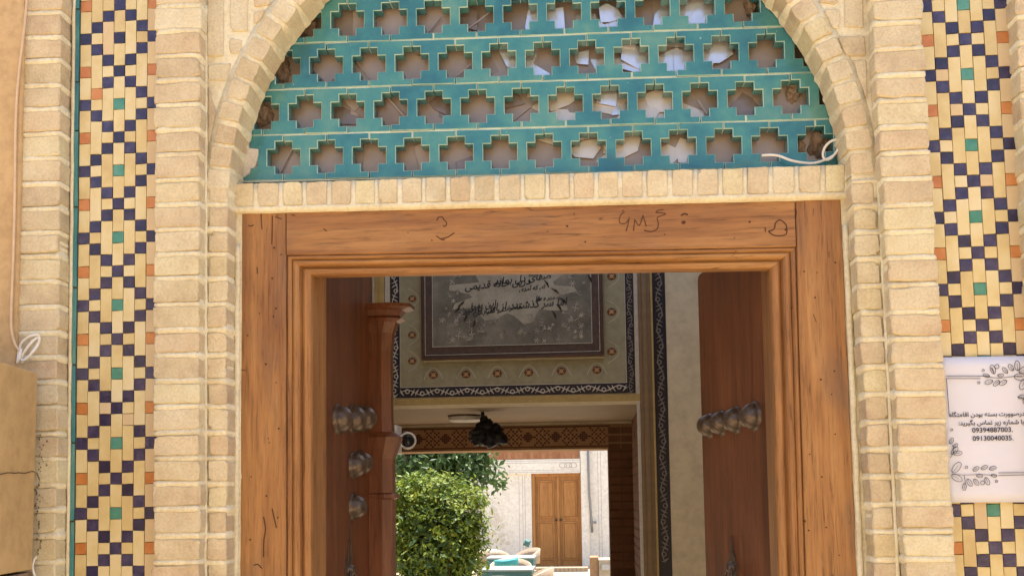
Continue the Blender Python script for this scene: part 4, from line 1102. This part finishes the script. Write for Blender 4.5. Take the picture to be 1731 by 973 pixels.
# pilasters right and left with flanking navy bands
pr0 = A_(1076)
for (a, b, m_, d) in ((1074.5, 1080, 'motif', .006), (1080.5, 1086, 'pilaster', .03), (1086.2, 1094, 'pilaster', .045), (1094.2, 1101, 'pilaster', .03), (1101.2, 1104.5, 'gold', .035), (1105, 1127, 'navy', .004)):
    strip({'navy': 'navy_band', 'gold': 'gold_edge', 'motif': 'cream_line'}.get(m_, 'pilaster'), A_(a), A_(b), .01, 3.4, m_, d)
for (a, b, m_, d) in ((652, 657, 'motif', .006), (643, 651, 'gold', .03), (635, 642.7, 'gold', .02), (629, 634, 'motif', .006), (607, 628, 'navy', .004)):
    strip({'navy': 'navy_band', 'gold': 'pilaster', 'motif': 'cream_line'}[m_], A_(a), A_(b), .01, 3.4, m_, d)
# painted scrolls on the navy bands
def scroll(x0, z0, x1, z1, wdt, mat, name='painted_scroll', lift=.0062):
    L = Vector((x1-x0, z1-z0)).length; t_ = Vector((x1-x0, z1-z0))/L; nn_ = Vector((-t_.y, t_.x)); mbx = MB(); step = wdt*1.5; N = int(L/step)
    def pt(s, o): q = Vector((x0, z0))+t_*s+nn_*o; return Vector((q.x, YA-lift, q.y))
    mbx.tube([pt(L*k/(N*8), wdt*.26*math.sin(k/8*math.pi)) for k in range(N*8+1)], wdt*.055, 4)
    for i in range(N):
        s = (i+.5)*step; sg = 1 if i % 2 else -1
        mbx.tube([pt(s+wdt*.2*math.cos(a), -sg*wdt*.12+wdt*.2*math.sin(a)) for a in [2*math.pi*k/8 for k in range(9)]], wdt*.06, 4)
        for q in (-1, 1):
            mbx.tube([pt(s+q*wdt*.35, sg*wdt*.30), pt(s+q*wdt*.55, sg*wdt*.05), pt(s+q*wdt*.72, -sg*wdt*.34)], [wdt*.03, wdt*.10, wdt*.02], 4)
    return mbx.build(name, M[mat], por)
scroll(n1, (zn0+zn1)/2, n2, (zn0+zn1)/2, zn1-zn0, 'motif')
scroll((n0+n1)/2, zn0, (n0+n1)/2, 3.1, n1-n0, 'motif'); scroll((n2+n3)/2, zn0, (n2+n3)/2, 3.1, n3-n2, 'motif_grey')
scroll((A_(1105)+A_(1127))/2, 1.2, (A_(1105)+A_(1127))/2, 3.1, A_(1125)-A_(1107), 'motif_grey'); scroll((A_(607)+A_(628))/2, 2.3, (A_(607)+A_(628))/2, 3.1, A_(626)-A_(609), 'motif_grey')
# flowers on the olive band
def flower(px, py, s=1.0, up=1):
    c = U(px, py, YA); r = 8.3/270*s; mbx = MB()
    for k in range(8):
        a = 2*math.pi*k/8; q = Vector((c.x+r*.62*math.cos(a), YA-.006, c.z+r*.62*math.sin(a)*.8))
        mbx.lathe(q, [(r*.36, 0), (r*.3, .002), (0.0003, .003)], 8, axis='y')
    mbx.build('painted_flower', M['motif_red'], por)
    m2 = MB(); m2.lathe((c.x, YA-.0085, c.z), [(r*.42, 0), (r*.3, .002), (.0003, .003)], 8, axis='y'); 
    for k in range(4):
        a = 2*math.pi*(k+.5)/4; m2.lathe((c.x+r*.62*math.cos(a), YA-.0085, c.z+r*.5*math.sin(a)), [(r*.14, 0), (.0003, .002)], 6, axis='y')
    m2.build('flower_centre', M['motif_gold'], por)
    m3 = MB(); pts = []
    for k in range(15):
        t = -1+2*k/14
        if up == 1: pts.append(Vector((c.x+t*r*2.0, YA-.0055, c.z-r*.9+r*2.5*(1-t*t)**1.0*.95)))
        else: pts.append(Vector((c.x-up*.1*0+(-r*.9+r*2.4*(1-t*t))*(1 if up == 2 else -1), YA-.0055, c.z+t*r*2.4)))
    m3.tube(pts, r*.08, 4); m3.build('painted_arc', M['motif_grey'] if False else M['motif'], por)
for px, py in ((733, 633.5), (788, 632.5), (841, 631), (894, 629.5), (949, 627), (1009, 625)): flower(px, py)
for py in (594, 527, 467): flower(1034, py, 1.0, 2)
for py in (610, 505, 566): flower(697, py, .9, 2)
# framed calligraphy panel
cal = thing('calligraphy_panel', (A_(868), YA, zo1), 'dark framed calligraphy panel above the inner passage', 'panel')
p0, p1 = A_(714), A_(1021); zp0 = Z_(606, 868); zp1 = 3.35
MB().box(p0, p1, YA-.030, YA-.0045, zp0, zp1).build('backing', M['panel_frame'], cal)
for (a, b, c_, d_2) in ((p0, p0+.02, zp0, zp1), (p1-.02, p1, zp0, zp1)): MB().box(a, b, YA-.045, YA-.0305, c_, d_2, bev=.004).build('frame_rail', M['panel_frame'], cal)
MB().box(p0+.021, p1-.021, YA-.045, YA-.0305, zp0, zp0+.02, bev=.004).build('frame_rail', M['panel_frame'], cal)
f0, f1, zf0 = p0+.045, p1-.045, zp0+.05
MB().box(f0-.018, f1+.018, YA-.034, YA-.0305, zf0-.018, zp1-.02).build('border_field', M['panel_border'], cal)
MB().box(f0+.03, f1-.03, YA-.0365, YA-.0342, zf0+.035, zp1-.03).build('field', M['panel_field'], cal)
g_ = MB()
for (a, b, c_, d_2) in ((f0+.026, f0+.030, zf0+.031, zp1-.03), (f1-.030, f1-.026, zf0+.031, zp1-.03), (f0+.0301, f1-.0301, zf0+.031, zf0+.035), (f0-.022, f0-.018, zf0-.022, zp1-.02), (f1+.018, f1+.022, zf0-.022, zp1-.02), (f0-.0179, f1+.0179, zf0-.022, zf0-.018)):
    g_.box(a, b, YA-.0385, YA-.031, c_, d_2)
g_.build('silver_line', M['silver_line'], cal)
# pale cloud behind the lettering and floral sprays
def cloud(px, py, rx, rz, mat, seed, d=.0375, n=40, name='painted_cloud', lob=7):
    c = U(px, py, YA); mbx = MB(); v = [Vector((c.x, YA-d, c.z))]
    for k in range(n):
        a = 2*math.pi*k/n; r_ = 1+.22*math.sin(a*lob+seed)+.2*noise.noise(Vector((math.cos(a)*3, math.sin(a)*3, seed)))
        v.append(Vector((c.x+rx/270*r_*math.cos(a), YA-d, c.z+rz/270*r_*math.sin(a))))
    mbx.add(v, [(0, k+1, (k+1) % n+1) for k in range(n)]); return mbx.build(name, M[mat], cal)
cloud(868, 497, 92, 44, 'panel_pale', 1.0, lob=9)
random.seed(17)
for side in (-1, 1):
    for (dx, dy, s) in ((95, 468, 1), (100, 545, 1.1), (85, 530, .8), (55, 560, 1), (30, 540, .8), (108, 500, .7), (75, 575, .7), (48, 548, .6), (90, 560, .9), (20, 565, .6)):
        c = U(868+side*dx, dy-side*1.5, YA); sp_ = MB()
        for k in range(6):
            a = random.uniform(0, 6.28); L = random.uniform(5, 13)*s/270
            m_ = Vector((c.x+L*.5*math.cos(a)+random.uniform(-.01, .01), YA-.0385, c.z+L*.5*math.sin(a)+.004)); e = Vector((c.x+L*math.cos(a+.5), YA-.0385, c.z+L*math.sin(a+.5)))
            sp_.tube([Vector((c.x, YA-.0385, c.z)), m_, e], [.0015, .004*s, .001], 4)
        sp_.build('painted_spray', M['motif_mid'], cal)
for (x, y, a) in ((770, 530, .9), (785, 545, 1.2), (775, 520, .7), (950, 528, 2.2), (940, 540, 2.0), (958, 515, 2.4), (928, 488, 2.1), (945, 498, 2.5), (915, 470, 1.9), (800, 555, 1.3), (1000, 480, 2)):
    sp2 = MB(); c = U(x, y, YA); L = 16/270; e = c+Vector((L*math.cos(a), 0, L*math.sin(a))); m_ = c.lerp(e, .5)+Vector((.006, 0, 0))
    sp2.tube([Vector((q.x, YA-.0392, q.z)) for q in (c, m_, e)], [.002, .009, .001], 4)
    sp2.build('painted_leaf', M['soot'], cal)
for s, px, py, sz, rot, sx in ((shape('اما سر گذشتند از این نازنین'), 868, 524, 18, .05, .95), (shape('خاطرات و گذر زمان'), 842, 529, 11, .12, 1.0), (shape('درین خانه قدیمی'), 842, 487, 17, .06, 1.0), (shape('صفای دل بماند'), 884, 478, 16, .08, 1.0), (shape('این سرا'), 818, 522, 15, .1, 1.0), (shape('ای که آمدی'), 900, 492, 10, .1, 1.0), (shape('مهر و وفا'), 922, 508, 9, .0, 1.0)):
    c = U(px, py, YA); text(s, 'calligraphy', M['ink'], cal, c.x, YA-.0395, c.z, sz/270, 'CENTER', .0011, .25, rot, sx)
random.seed(77)
for k in range(70):
    side = random.choice((-1, 1)); 
    if k < 40: x, y = 868+side*random.uniform(8, 118), random.uniform(543, 578)
    else: x, y = 868+side*random.uniform(88, 122), random.uniform(470, 560)
    c = U(x, y, YA); sp_ = MB(); n_p = random.choice((4, 5, 6)); L = random.uniform(3, 6.5)/270; a0 = random.uniform(0, 6)
    for j in range(n_p):
        a = a0+j*6.283/n_p; e = Vector((c.x+L*math.cos(a), YA-.0388, c.z+L*math.sin(a)))
        sp_.tube([Vector((c.x, YA-.0388, c.z)), Vector((c.x, YA-.0388, c.z)).lerp(e, .6), e], [.0012, .0035, .0008], 4)
    sp_.build('painted_blossom', M[random.choice(('motif_mid', 'motif_grey', 'motif_mid', 'motif'))], cal)

# inner passage: soffit, jambs, second arch wall with mosaic frieze
xb0, xb1 = UX(645, 800, YBk), UX(1029, 800, YBk)
zs2 = UZ(870, 760, YBk)
pas = thing('inner_passage', (0, YBk, 0), 'brown brick passage opening to the courtyard under a mosaic frieze', 'passage')
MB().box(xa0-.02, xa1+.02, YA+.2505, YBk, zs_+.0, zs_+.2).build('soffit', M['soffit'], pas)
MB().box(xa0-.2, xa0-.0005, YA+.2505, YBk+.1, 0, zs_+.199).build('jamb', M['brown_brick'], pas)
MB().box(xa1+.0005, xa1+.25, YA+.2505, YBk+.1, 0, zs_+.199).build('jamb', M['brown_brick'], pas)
MB().box(xb0-.9, xb1+.9, YBk+.001, YE, zs2, VH).build('lintel_wall', M['tan_brick'], pas)
MB().box(xb0-.9, xb0, YBk+.0005, YE-.002, 0, zs2-.0005).build('jamb', M['brown_brick'], pas)
MB().box(xb1, xb1+.9, YBk+.0005, YE-.002, 0, zs2-.0005).build('jamb', M['brown_brick'], pas)
# thin light edge along the soffit's back
MB().box(xa0+.001, xa1-.001, YBk-.03, YBk, zs_-.018, zs_-.0005).build('soffit_edge', M['plaster_cream'], pas)
# brick courses on the right return of the passage and second wall
random.seed(8)
for k in range(11):
    x0 = xb1+.004+k*.0; 
bw = MB()
zc2 = 1.05
while zc2 < zs_-.05:
    for (ya, yb) in ((3.97, 4.4), (4.41, 4.87), (4.88, 5.36)):
        bw.box(xa1-.004, xa1+.002, ya+random.uniform(-.05, .05), yb-.02, zc2, zc2+.052)
        bw.box(xa0-.002, xa0+.004, ya, yb-.02, zc2, zc2+.052)
    for j in range(2): bw.box(xb1+.004+j*.1, xb1+.098+j*.1, YBk-.004, YBk+.003, zc2+.0, zc2+.05)
    zc2 += .066
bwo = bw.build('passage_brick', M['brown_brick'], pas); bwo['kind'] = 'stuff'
# frieze: small square tiles, diamonds of dark on tan
zf1, zf0_ = UZ(870, 724, YBk), UZ(870, 754, YBk)
sq = (zf1-zf0_)/9; fz = MB(); ft = MB()
MB().box(xb0-.05, xb1+.02, YBk-.006, YBk+.0009, zf0_-.012, zf0_-.004).build('frieze_edge', M['brown_brick'], pas)
MB().box(xb0-.05, xb1+.02, YBk-.006, YBk+.0009, zf1+.004, zf1+.012).build('frieze_edge', M['brown_brick'], pas)
ncol = int((xb1-xb0+.04)/sq)
for i in range(ncol):
    for j in range(9):
        c5 = (i % 14)-6.5; big = abs(c5)+abs(j-4) < 3.2
        dk = big or ((i+j) % 4 == 0 and abs(c5) > 3) or ((i-j) % 4 == 0 and abs(c5) > 3) 
        (fz if dk else ft).box(xb0-.03+i*sq+.001, xb0-.03+(i+1)*sq-.001, YBk-.005, YBk+.0008, zf0_+j*sq+.001, zf0_+(j+1)*sq-.001)
fz.build('frieze_mosaic', M['mosaic_dark'], pas)['kind'] = 'stuff'; ft.build('frieze_mosaic', M['mosaic_tan'], pas)['kind'] = 'stuff'

# soffit lamp
lc = U(786, 694, 4.55)
lmp = thing('ceiling_lamp', (lc.x, 4.55, zs_), 'flat round white ceiling lamp under the passage soffit', 'lamp')
mbx = MB(); mbx.lathe((lc.x, 4.55, zs_), [(.001, -.045), (.095, -.044), (.112, -.038), (.118, -.028), (.118, -.0005)], 32); mbx.build('diffuser', M['white_plastic'], lmp)
mbx = MB(); mbx.lathe((lc.x, 4.55, zs_), [(.1185, -.012), (.124, -.012), (.124, -.0005)], 32); mbx.build('rim', M['iron'], lmp)
# security camera on the left of the passage
YCM = 3.55; cc_ = U(665, 742, YCM); sC = 1/(F/(YCM+2.6))
cm = thing('security_camera', (cc_.x, YCM, cc_.z), 'white bullet security camera on a bracket left of the passage', 'camera')
def cpx(px, py, dy=0): p = U(px, py, YCM); return Vector((p.x, YCM+dy, p.z))
a = cpx(653, 718); b = cpx(672, 766)
MB().box(a.x, b.x, YCM-.02, YA-.002, b.z, a.z, bev=.008).build('junction_box', M['white_plastic'], cm)
a = cpx(673, 725); b = cpx(704, 762)
c1 = cpx(692, 745, -.06)
mbx = MB(); Rt = Matrix.Rotation(rad(10), 3, 'Z')
mbx.lathe(c1, [(.001, -.13), (.044, -.13), (.05, -.12), (.054, 0), (.050, .008), (.042, .008), (.040, -.004)], 24, axis='y', R=Rt); mbx.build('barrel', M['white_plastic'], cm)
mbx = MB(); mbx.lathe(c1+Rt @ Vector((0, -.009, 0)), [(.034, -.012), (.034, .0), (.026, .004), (.0005, .006)], 20, axis='y', R=Rt); mbx.build('lens', M['lens'], cm)
MB().tube([cpx(671, 745, .03), c1+Vector((0, .12, .0))], .016, 8).build('bracket', M['white_plastic'], cm)
# black ornament hanging under the soffit
hc = U(823, 734, 4.3); ho = thing('hanging_ornament', (hc.x, 4.3, hc.z-.12), 'black leafy metal lantern hanging below the ceiling lamp', 'lantern')
random.seed(31); mbx = MB(); K = (4.3+2.6)/F
def hp(px, py, dy=0): p = U(px, py, 4.3); return Vector((p.x, 4.3+dy, p.z))
for (x, y, r) in ((815, 735, 17), (828, 740, 18), (840, 738, 14), (822, 720, 15), (838, 722, 9), (806, 742, 11), (850, 742, 10), (818, 709, 8), (812, 722, 10)):
    bm = bmesh.new(); bmesh.ops.create_icosphere(bm, subdivisions=3, radius=1); c = hp(x, y)
    for q in bm.verts:
        k = 1+.4*noise.noise(q.co*2.4+Vector((x, y, 0))); q.co = q.co*(r*K*k*.9)+c
    mbx.bm(bm, 0, True)
for k in range(46):
    a = random.uniform(rad(175), rad(365)); c = hp(824+random.uniform(-14, 14), 734+random.uniform(-8, 6), random.uniform(-.06, .06)); L = random.uniform(12, 22)*K
    e = c+Vector((L*1.25*math.cos(a), random.uniform(-.03, .03), L*.75*math.sin(a))); m_ = c.lerp(e, .6)+Vector((0, 0, .006))
    mbx.tube([c, m_, e], [.010, .017, .002], 5)
mbx.build('leaf_cluster', M['black_metal'], ho)
tt = hp(816, 705); MB().tube([tt+Vector((0, 0, -.02)), Vector((tt.x, 4.3, zs_))], .012, 8).build('stem', M['black_metal'], ho)

# ------------------------------------------------------------------ courtyard
YD = 21.4
sheet('courtyard_paving', -9, 9, YE+.001, YD+.3, 0.006, M['paving'])
cb = thing('courtyard_building', (0, YD, 0), 'white plastered courtyard house front with brick band above its door', 'building')
D_ = lambda px, py=870: UX(px, py, YD)
E_ = lambda py, px=900: UZ(px, py, YD)
dx0, dx1 = D_(899), D_(986); dz1 = E_(799); dz0 = E_(957)
MB().box(-9, dx0, YD, YD+.4, 0, 4.6).build('wall', M['plaster_white'], cb)
MB().box(dx1, 9, YD, YD+.4, 0, 4.6).build('wall', M['plaster_white'], cb)
MB().box(dx0+.001, dx1-.001, YD, YD+.4, dz1, 4.6).build('wall', M['plaster_white'], cb)
MB().box(dx0+.001, dx1-.001, YD-.25, YD+.4, 0, dz0).build('step', M['plaster_white'], cb)
MB().box(D_(815), D_(982), YD-.07, YD-.001, E_(800), E_(776)).build('cornice', M['plaster_white'], cb)
for y in (778.5, 782, 794.5, 797.5): MB().box(D_(822), D_(980), YD-.0715, YD-.069, E_(y+.35), E_(y-.35)).build('cornice_line', M['line_grey'], cb)
c = (D_(962), E_(787)); mbx = MB()
for k in range(3): mbx.tube([Vector((c[0]+(-.12+k*.12)+.09*math.cos(a), YD-.072, c[1]+.06*math.sin(a))) for a in [2*math.pi*q/10 for q in range(11)]], .008, 4)
mbx.build('painted_knot', M['line_grey'], cb)
# brick band with upright bricks
bz0, bz1 = E_(775.5), E_(740)
xk = D_(815)
while xk < D_(980):
    MB().box(xk+.006, xk+.084, YD-.06, YD-.001, bz0+.002, bz0+.33).build('band_brick', M['court_brick'], cb); xk += .09
MB().box(D_(815), D_(980), YD-.05, YD-.0005, bz0+.0, bz0+.6).build('band_bed', M['tan_brick'], cb)
MB().box(D_(983), D_(996), YD-.10, YD-.001, 0, 4.5).build('pilaster', M['plaster_white'], cb)
for px in (1012, 1017, 878, 884, 888): MB().box(D_(px-.35), D_(px+.35), YD-.003, YD-.0005, .2, 3.2 if px > 900 else E_(803)).build('wall_line', M['line_grey'], cb)
mbx = MB(); mbx.tube([Vector((D_(995.5), YD-.14, 4.3)), Vector((D_(996.5), YD-.14, E_(830))), Vector((D_(999.5), YD-.14, E_(880))), Vector((D_(1000.5), YD-.14, E_(900)))], .028, 8)
mbx.tube([Vector((D_(997), YD-.14, E_(883))), Vector((D_(1008), YD-.14, E_(883)))], .03, 8); mbx.build('pipe', M['pipe'], cb)
# door
dd = MB().box(dx0+.002, dx1-.002, YD+.10, YD+.15, dz0+.002, dz1-.002).build('door', M['wood_court'], cb)
fw = .08
for (a, b, c_, d_2) in ((dx0+.004, dx0+fw, dz0, dz1), (dx1-fw, dx1-.004, dz0, dz1)): MB().box(a, b, YD+.02, YD+.099, c_+.003, d_2-.003, bev=.008).build('door_frame', M['wood_court'], dd)
MB().box(dx0+fw+.001, dx1-fw-.001, YD+.02, YD+.099, dz1-.09, dz1-.003, bev=.008).build('door_frame', M['wood_court'], dd)
xm = (dx0+dx1)/2+.02
MB().box(xm-.03, xm+.03, YD+.05, YD+.099, dz0+.01, dz1-.095, bev=.008).build('meeting_bar', M['wood_court'], dd)
zm = E_(880)
for (a, b) in ((dx0+fw+.10, xm-.13), (xm+.13, dx1-fw-.10)):
    for (c_, d_2) in ((zm+.10, dz1-.22), (dz0+.18, zm-.06)):
        MB().box(a, b, YD+.080, YD+.099, c_, d_2, bev=.02).build('panel', M['wood_court'], dd)
        e = .035
        for (u0, u1, w0, w1) in ((a-e, a-.002, c_-e, d_2+e), (b+.002, b+e, c_-e, d_2+e), (a-.001, b+.001, c_-e, c_-.002), (a-.001, b+.001, d_2+.002, d_2+e)):
            MB().box(u0, u1, YD+.070, YD+.0995, w0, w1, bev=.008).build('panel_bead', M['wood_court'], dd)
for s_ in (-1, 1): MB().lathe((xm+s_*.06, YD+.05, zm+.02), [(.03, 0), (.03, .02), (.015, .03), (.03, .05), (.0005, .06)], 12, axis='y').build('knob', M['iron'], dd)
# stucco relief left of the door
mbx = MB(); random.seed(2)
for k in range(60):
    t = random.random(); y = 855+t*62; hw = 3+20*t; x = 838+random.uniform(-hw, hw)-(1-t)*4
    mbx.lathe((D_(x), YD-.001, E_(y)), [(random.uniform(.03, .07), 0), (.03, .012), (.0005, .018)], 8, axis='y')
mbx.build('stucco_relief', M['stucco'], cb)
MB().lathe((D_(829), YD-.001, E_(895)), [(.10, 0), (.09, .02), (.0005, .03)], 20, axis='y').build('stucco_boss', M['plaster_white'], cb)

# planters and pedestal at the right
pl = thing('planter', (D_(950), 19.5, 0), 'low slatted tan planter in front of the courtyard door', 'planter')
px0, px1 = UX(905, 965, 19.5), UX(994, 965, 19.5); pz = UZ(950, 959, 19.5)
MB().box(px0, px1, 19.5, 19.9, 0, pz).build('box', M['chair_cream'], pl)
xk = px0
while xk < px1-.08: MB().box(xk+.01, xk+.08, 19.47, 19.499, .0, pz-.01).build('slat', M['chair_cream'], pl); xk += .09
pd = thing('pedestal', (UX(1015, 960, 14.5), 14.5, 0), 'pale stone pedestal at the right edge of the passage view', 'pedestal')
q0, q1, q2 = UX(997, 960, 14.5), UX(1012, 960, 14.5), UX(1045, 960, 14.5)
MB().box(q0, q1, 14.5, 15, 0, UZ(1005, 941, 14.5), bev=.01).build('low_block', M['tan_brick'], pd)
MB().box(q1+.002, q2, 14.45, 15.1, 0, UZ(1020, 945, 14.5), bev=.01).build('high_block', M['paving'], pd)
MB().box(q1+.05, q2-.05, 14.42, 14.449, UZ(1020, 962, 14.5), UZ(1020, 953, 14.5)).build('niche', M['line_grey'], pd)

# tables and chairs
def table(pxa, pxb, py, label):
    Dd = .85/((py-HORIZON+0)/F); Y = Dd-2.6
    x0, x1 = UX(pxa, py, Y), UX(pxb, py, Y); t = thing('dining_table', ((x0+x1)/2, Y+.3, 0), label, 'table', 'courtyard tables')
    MB().box(x0, x1, Y, Y+.7, .735, .755, bev=.004).build('top', M['table_top'], t)
    for (a, b, c_, d_2) in ((x0+.015, x1-.015, Y+.015, Y+.035), (x0+.015, x1-.015, Y+.665, Y+.685), (x0+.015, x0+.035, Y+.036, Y+.664), (x1-.035, x1-.015, Y+.036, Y+.664)):
        MB().box(a, b, c_, d_2, .60, .734).build('apron', M['teal_cloth'], t)
    for a in (x0+.04, x1-.09):
        for b in (Y+.04, Y+.61): MB().box(a, a+.05, b, b+.05, .007, .6).build('leg', M['chair_cream'], t)
    return t, x0, x1, Y
t1 = table(821, 903, 940, 'far turquoise skirted table with a pale top, beside the bush')
t2 = table(811, 900, 960, 'near turquoise skirted table with a pale top, beside the bush')
def make_chair():
    r = thing('chair', (0, 0, 0), 'x', 'chair', 'cream courtyard armchairs')
    mbx = MB(); v = []; f = []; n = 22
    for i in range(n+1):
        a = rad(-20+220*i/n); e = abs(i/n-.5)*2; top = .86-.20*e**2.2; lo = .60-.02*e
        for (R_, z) in ((.27, lo), (.285, (lo+top)/2), (.30, top), (.325, top-.008), (.31, lo)): v.append(Vector((R_*math.cos(a), R_*math.sin(a)*.95, z)))
    for i in range(n):
        for k in range(5):
            k2 = (k+1) % 5; f.append((i*5+k, (i+1)*5+k, (i+1)*5+k2, i*5+k2))
    mbx.add(v, f, 0, True).build('backrest', M['chair_cream'], r, (0, 0, 0))
    MB().box(-.25, .25, -.24, .24, .43, .465, bev=.012).build('seat', M['chair_cream'], r, (0, 0, 0))
    for a in (-1, 1):
        for b in (-1, 1): MB().tube([Vector((a*.22, b*.2, .43)), Vector((a*.26, b*.25, .005))], [.018, .013], 8).build('leg', M['chair_cream'], r, (0, 0, 0))
        MB().tube([Vector((a*.27, -.08, .64)), Vector((a*.25, -.1, .45))], .013, 8).build('arm_post', M['chair_cream'], r, (0, 0, 0))
    return r
ch0 = make_chair(); used = [False]
def chair(px, py, dist, rot, label, sc_=.92):
    Y = dist-2.6; x = UX(px, py, Y)
    if not used[0]: r = ch0; used[0] = True
    else:
        r = ch0.copy(); C.objects.link(r)
        for c_ in ch0.children: k = c_.copy(); C.objects.link(k); k.parent = r
    r.location = (x, Y, .006); r.rotation_euler = (0, 0, rad(rot)); r.scale = (sc_, sc_, sc_); r['label'] = label; return r
chair(845, 965, 10.9, 180, 'cream armchair with its back to the doorway at the near table')
chair(896, 965, 12.0, -90, 'cream armchair drawn up to the right end of the near table')
chair(833, 925, 16.1, 20, 'cream armchair behind the far table beside the bush')
chair(884, 925, 16.6, -60, 'cream armchair with a teal cushion left of the courtyard door')
chair(862, 950, 13.6, 0, 'cream armchair between the two turquoise tables')
def cushion(px, py, dist, sx, sz, rot, mat, label):
    Y = dist-2.6; c = U(px, py, Y); bm = bmesh.new(); bmesh.ops.create_cube(bm, size=2); bmesh.ops.subdivide_edges(bm, edges=bm.edges[:], cuts=5, use_grid_fill=True)
    Rm = Matrix.Rotation(rad(rot), 3, 'Y')
    for q in bm.verts:
        x, y, z = q.co; k = (1-.75*max(abs(x), abs(z))**4); q.co = Rm @ Vector((x*sx, y*.07*k, z*sz))+c
    o = MB().bm(bm, 0, True).build('cushion', mat); tag(o, label, 'cushion', 'teal cushions on courtyard chairs'); return o
cushion(856, 950, 13.45, .16, .05, -6, M['teal_bright'], 'bright turquoise cushion on the chair between the tables')
cushion(891, 917, 16.35, .05, .055, 25, M['teal_cloth'], 'small dark teal cushion on the chair left of the courtyard door')

# shrub and tree
def crown(root, name, blobs, n, size, mat, Y, seed, outer=.75):
    random.seed(seed); mbx = MB(); tot = sum(b[2]*b[3] for b in blobs)
    V = []; Fc = []
    for (px, py, rx, rz) in blobs:
        s = (Y+2.6)/F; c = U(px, py, Y)
        nl_ = int(n*rx*rz/tot); per = 16
        for _c in range(max(1, nl_//per)):
            while True:
                p = Vector((random.uniform(-1, 1), random.uniform(-1, 1), random.uniform(-1, 1)))
                if .05 < p.length <= 1: break
            p = p.normalized()*(random.random()**.33 if random.random() > outer else random.uniform(.78, 1.12))
            lump = 1+.22*noise.noise(p*2.6+Vector((px, py, 0)))
            cq = c+Vector((p.x*rx*s*lump, p.y*rx*s*.9*lump, p.z*rz*s*lump)); spread = size*random.uniform(1.2, 2.4)
            for _ in range(per):
                q = cq+Vector((random.gauss(0, spread), random.gauss(0, spread), random.gauss(0, spread*.8)))
                if q.z < .03: continue
                nrm = (p*.8+Vector((random.uniform(-.7, .7), random.uniform(-.7, .7), random.uniform(-.1, 1.1)))).normalized()
                u = nrm.orthogonal().normalized(); u = (Matrix.Rotation(random.uniform(0, 6.28), 3, nrm) @ u); w_ = nrm.cross(u)
                L = size*random.choice((.5, .75, 1, 1, 1.3))*random.uniform(.8, 1.2); b = len(V)
                V += [q-u*L, q+w_*L*.42+nrm*L*.1, q+u*L, q-w_*L*.42+nrm*L*.1]
                Fc += [(b, b+1, b+2), (b, b+2, b+3)]
    mbx.add(V, Fc); return mbx.build(name, mat, root)
YSH, YTR = 7.9, 9.6
sh = thing('bush', (UX(745, 900, YSH), YSH, 0), 'dense bright green rounded bush left in the courtyard', 'bush')
crown(sh, 'foliage', [(755, 872, 66, 58), (700, 880, 42, 70), (738, 935, 72, 62), (790, 905, 30, 46), (782, 860, 28, 26), (720, 830, 40, 28), (680, 940, 40, 60), (768, 960, 46, 44), (770, 828, 26, 16), (700, 812, 20, 12), (742, 812, 18, 10), (806, 850, 12, 14), (812, 880, 10, 12), (804, 925, 10, 12), (806, 838, 12, 10), (672, 850, 24, 40)], 15000, .029, M['leaf'], YSH, 4)
crown(sh, 'inner_foliage', [(745, 885, 52, 52), (735, 940, 64, 52)], 2500, .05, M['leaf_dark'], YSH, 9, .2)  # darker leaf colour paints in the shade inside the bush
xs_ = UX(745, 900, YSH)
for k in range(5):
    a = k*1.3; MB().tube([Vector((xs_+.05*math.cos(a), YSH+.05*math.sin(a), .0)), Vector((xs_+.2*math.cos(a), YSH+.2*math.sin(a), .6)), Vector((xs_+.3*math.cos(a), YSH+.3*math.sin(a), 1.2))], [.022, .016, .006], 6).build('stem', M['bark'], sh)
tre = thing('tree', (UX(735, 800, YTR), YTR, 0), 'dark leaved tree rising behind the bright bush', 'tree')
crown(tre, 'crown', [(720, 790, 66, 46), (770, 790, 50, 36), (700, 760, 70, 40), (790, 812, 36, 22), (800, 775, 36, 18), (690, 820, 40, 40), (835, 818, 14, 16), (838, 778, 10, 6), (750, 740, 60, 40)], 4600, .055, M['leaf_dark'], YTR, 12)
xt = UX(725, 820, YTR); MB().tube([Vector((xt, YTR, 0)), Vector((xt+.03, YTR, .7)), Vector((xt-.04, YTR, 1.5)), Vector((xt+.05, YTR, 2.2))], [.07, .06, .045, .02], 8).build('trunk', M['bark'], tre)
for k in range(6):
    a = k*1.05; MB().tube([Vector((xt, YTR, 1.3+.08*k)), Vector((xt+.25*math.cos(a), YTR+.25*math.sin(a), 1.7+.05*k)), Vector((xt+.55*math.cos(a), YTR+.5*math.sin(a), 2.0+.05*k))], [.03, .02, .006], 6).build('limb', M['bark'], tre)

# side walls of the courtyard and the house front across the alley (out of view, they bounce the light)
for nm, x0, x1, lab in (('courtyard_wall', -9.3, -9, 'white plastered left side wall of the courtyard'), ('courtyard_wall', 9, 9.3, 'white plastered right side wall of the courtyard')):
    o = MB().box(x0, x1, YE, YD+.4, 0, 4.5).build(nm, M['plaster_white']); tag(o, lab, 'wall')
o = MB().box(-12, 12, -7.4, -7.0, 0, 4.2).build('alley_wall', M['alley']); tag(o, 'sunlit cream wall across the alley facing the gateway', 'wall')
bpy.context.view_layer.update()
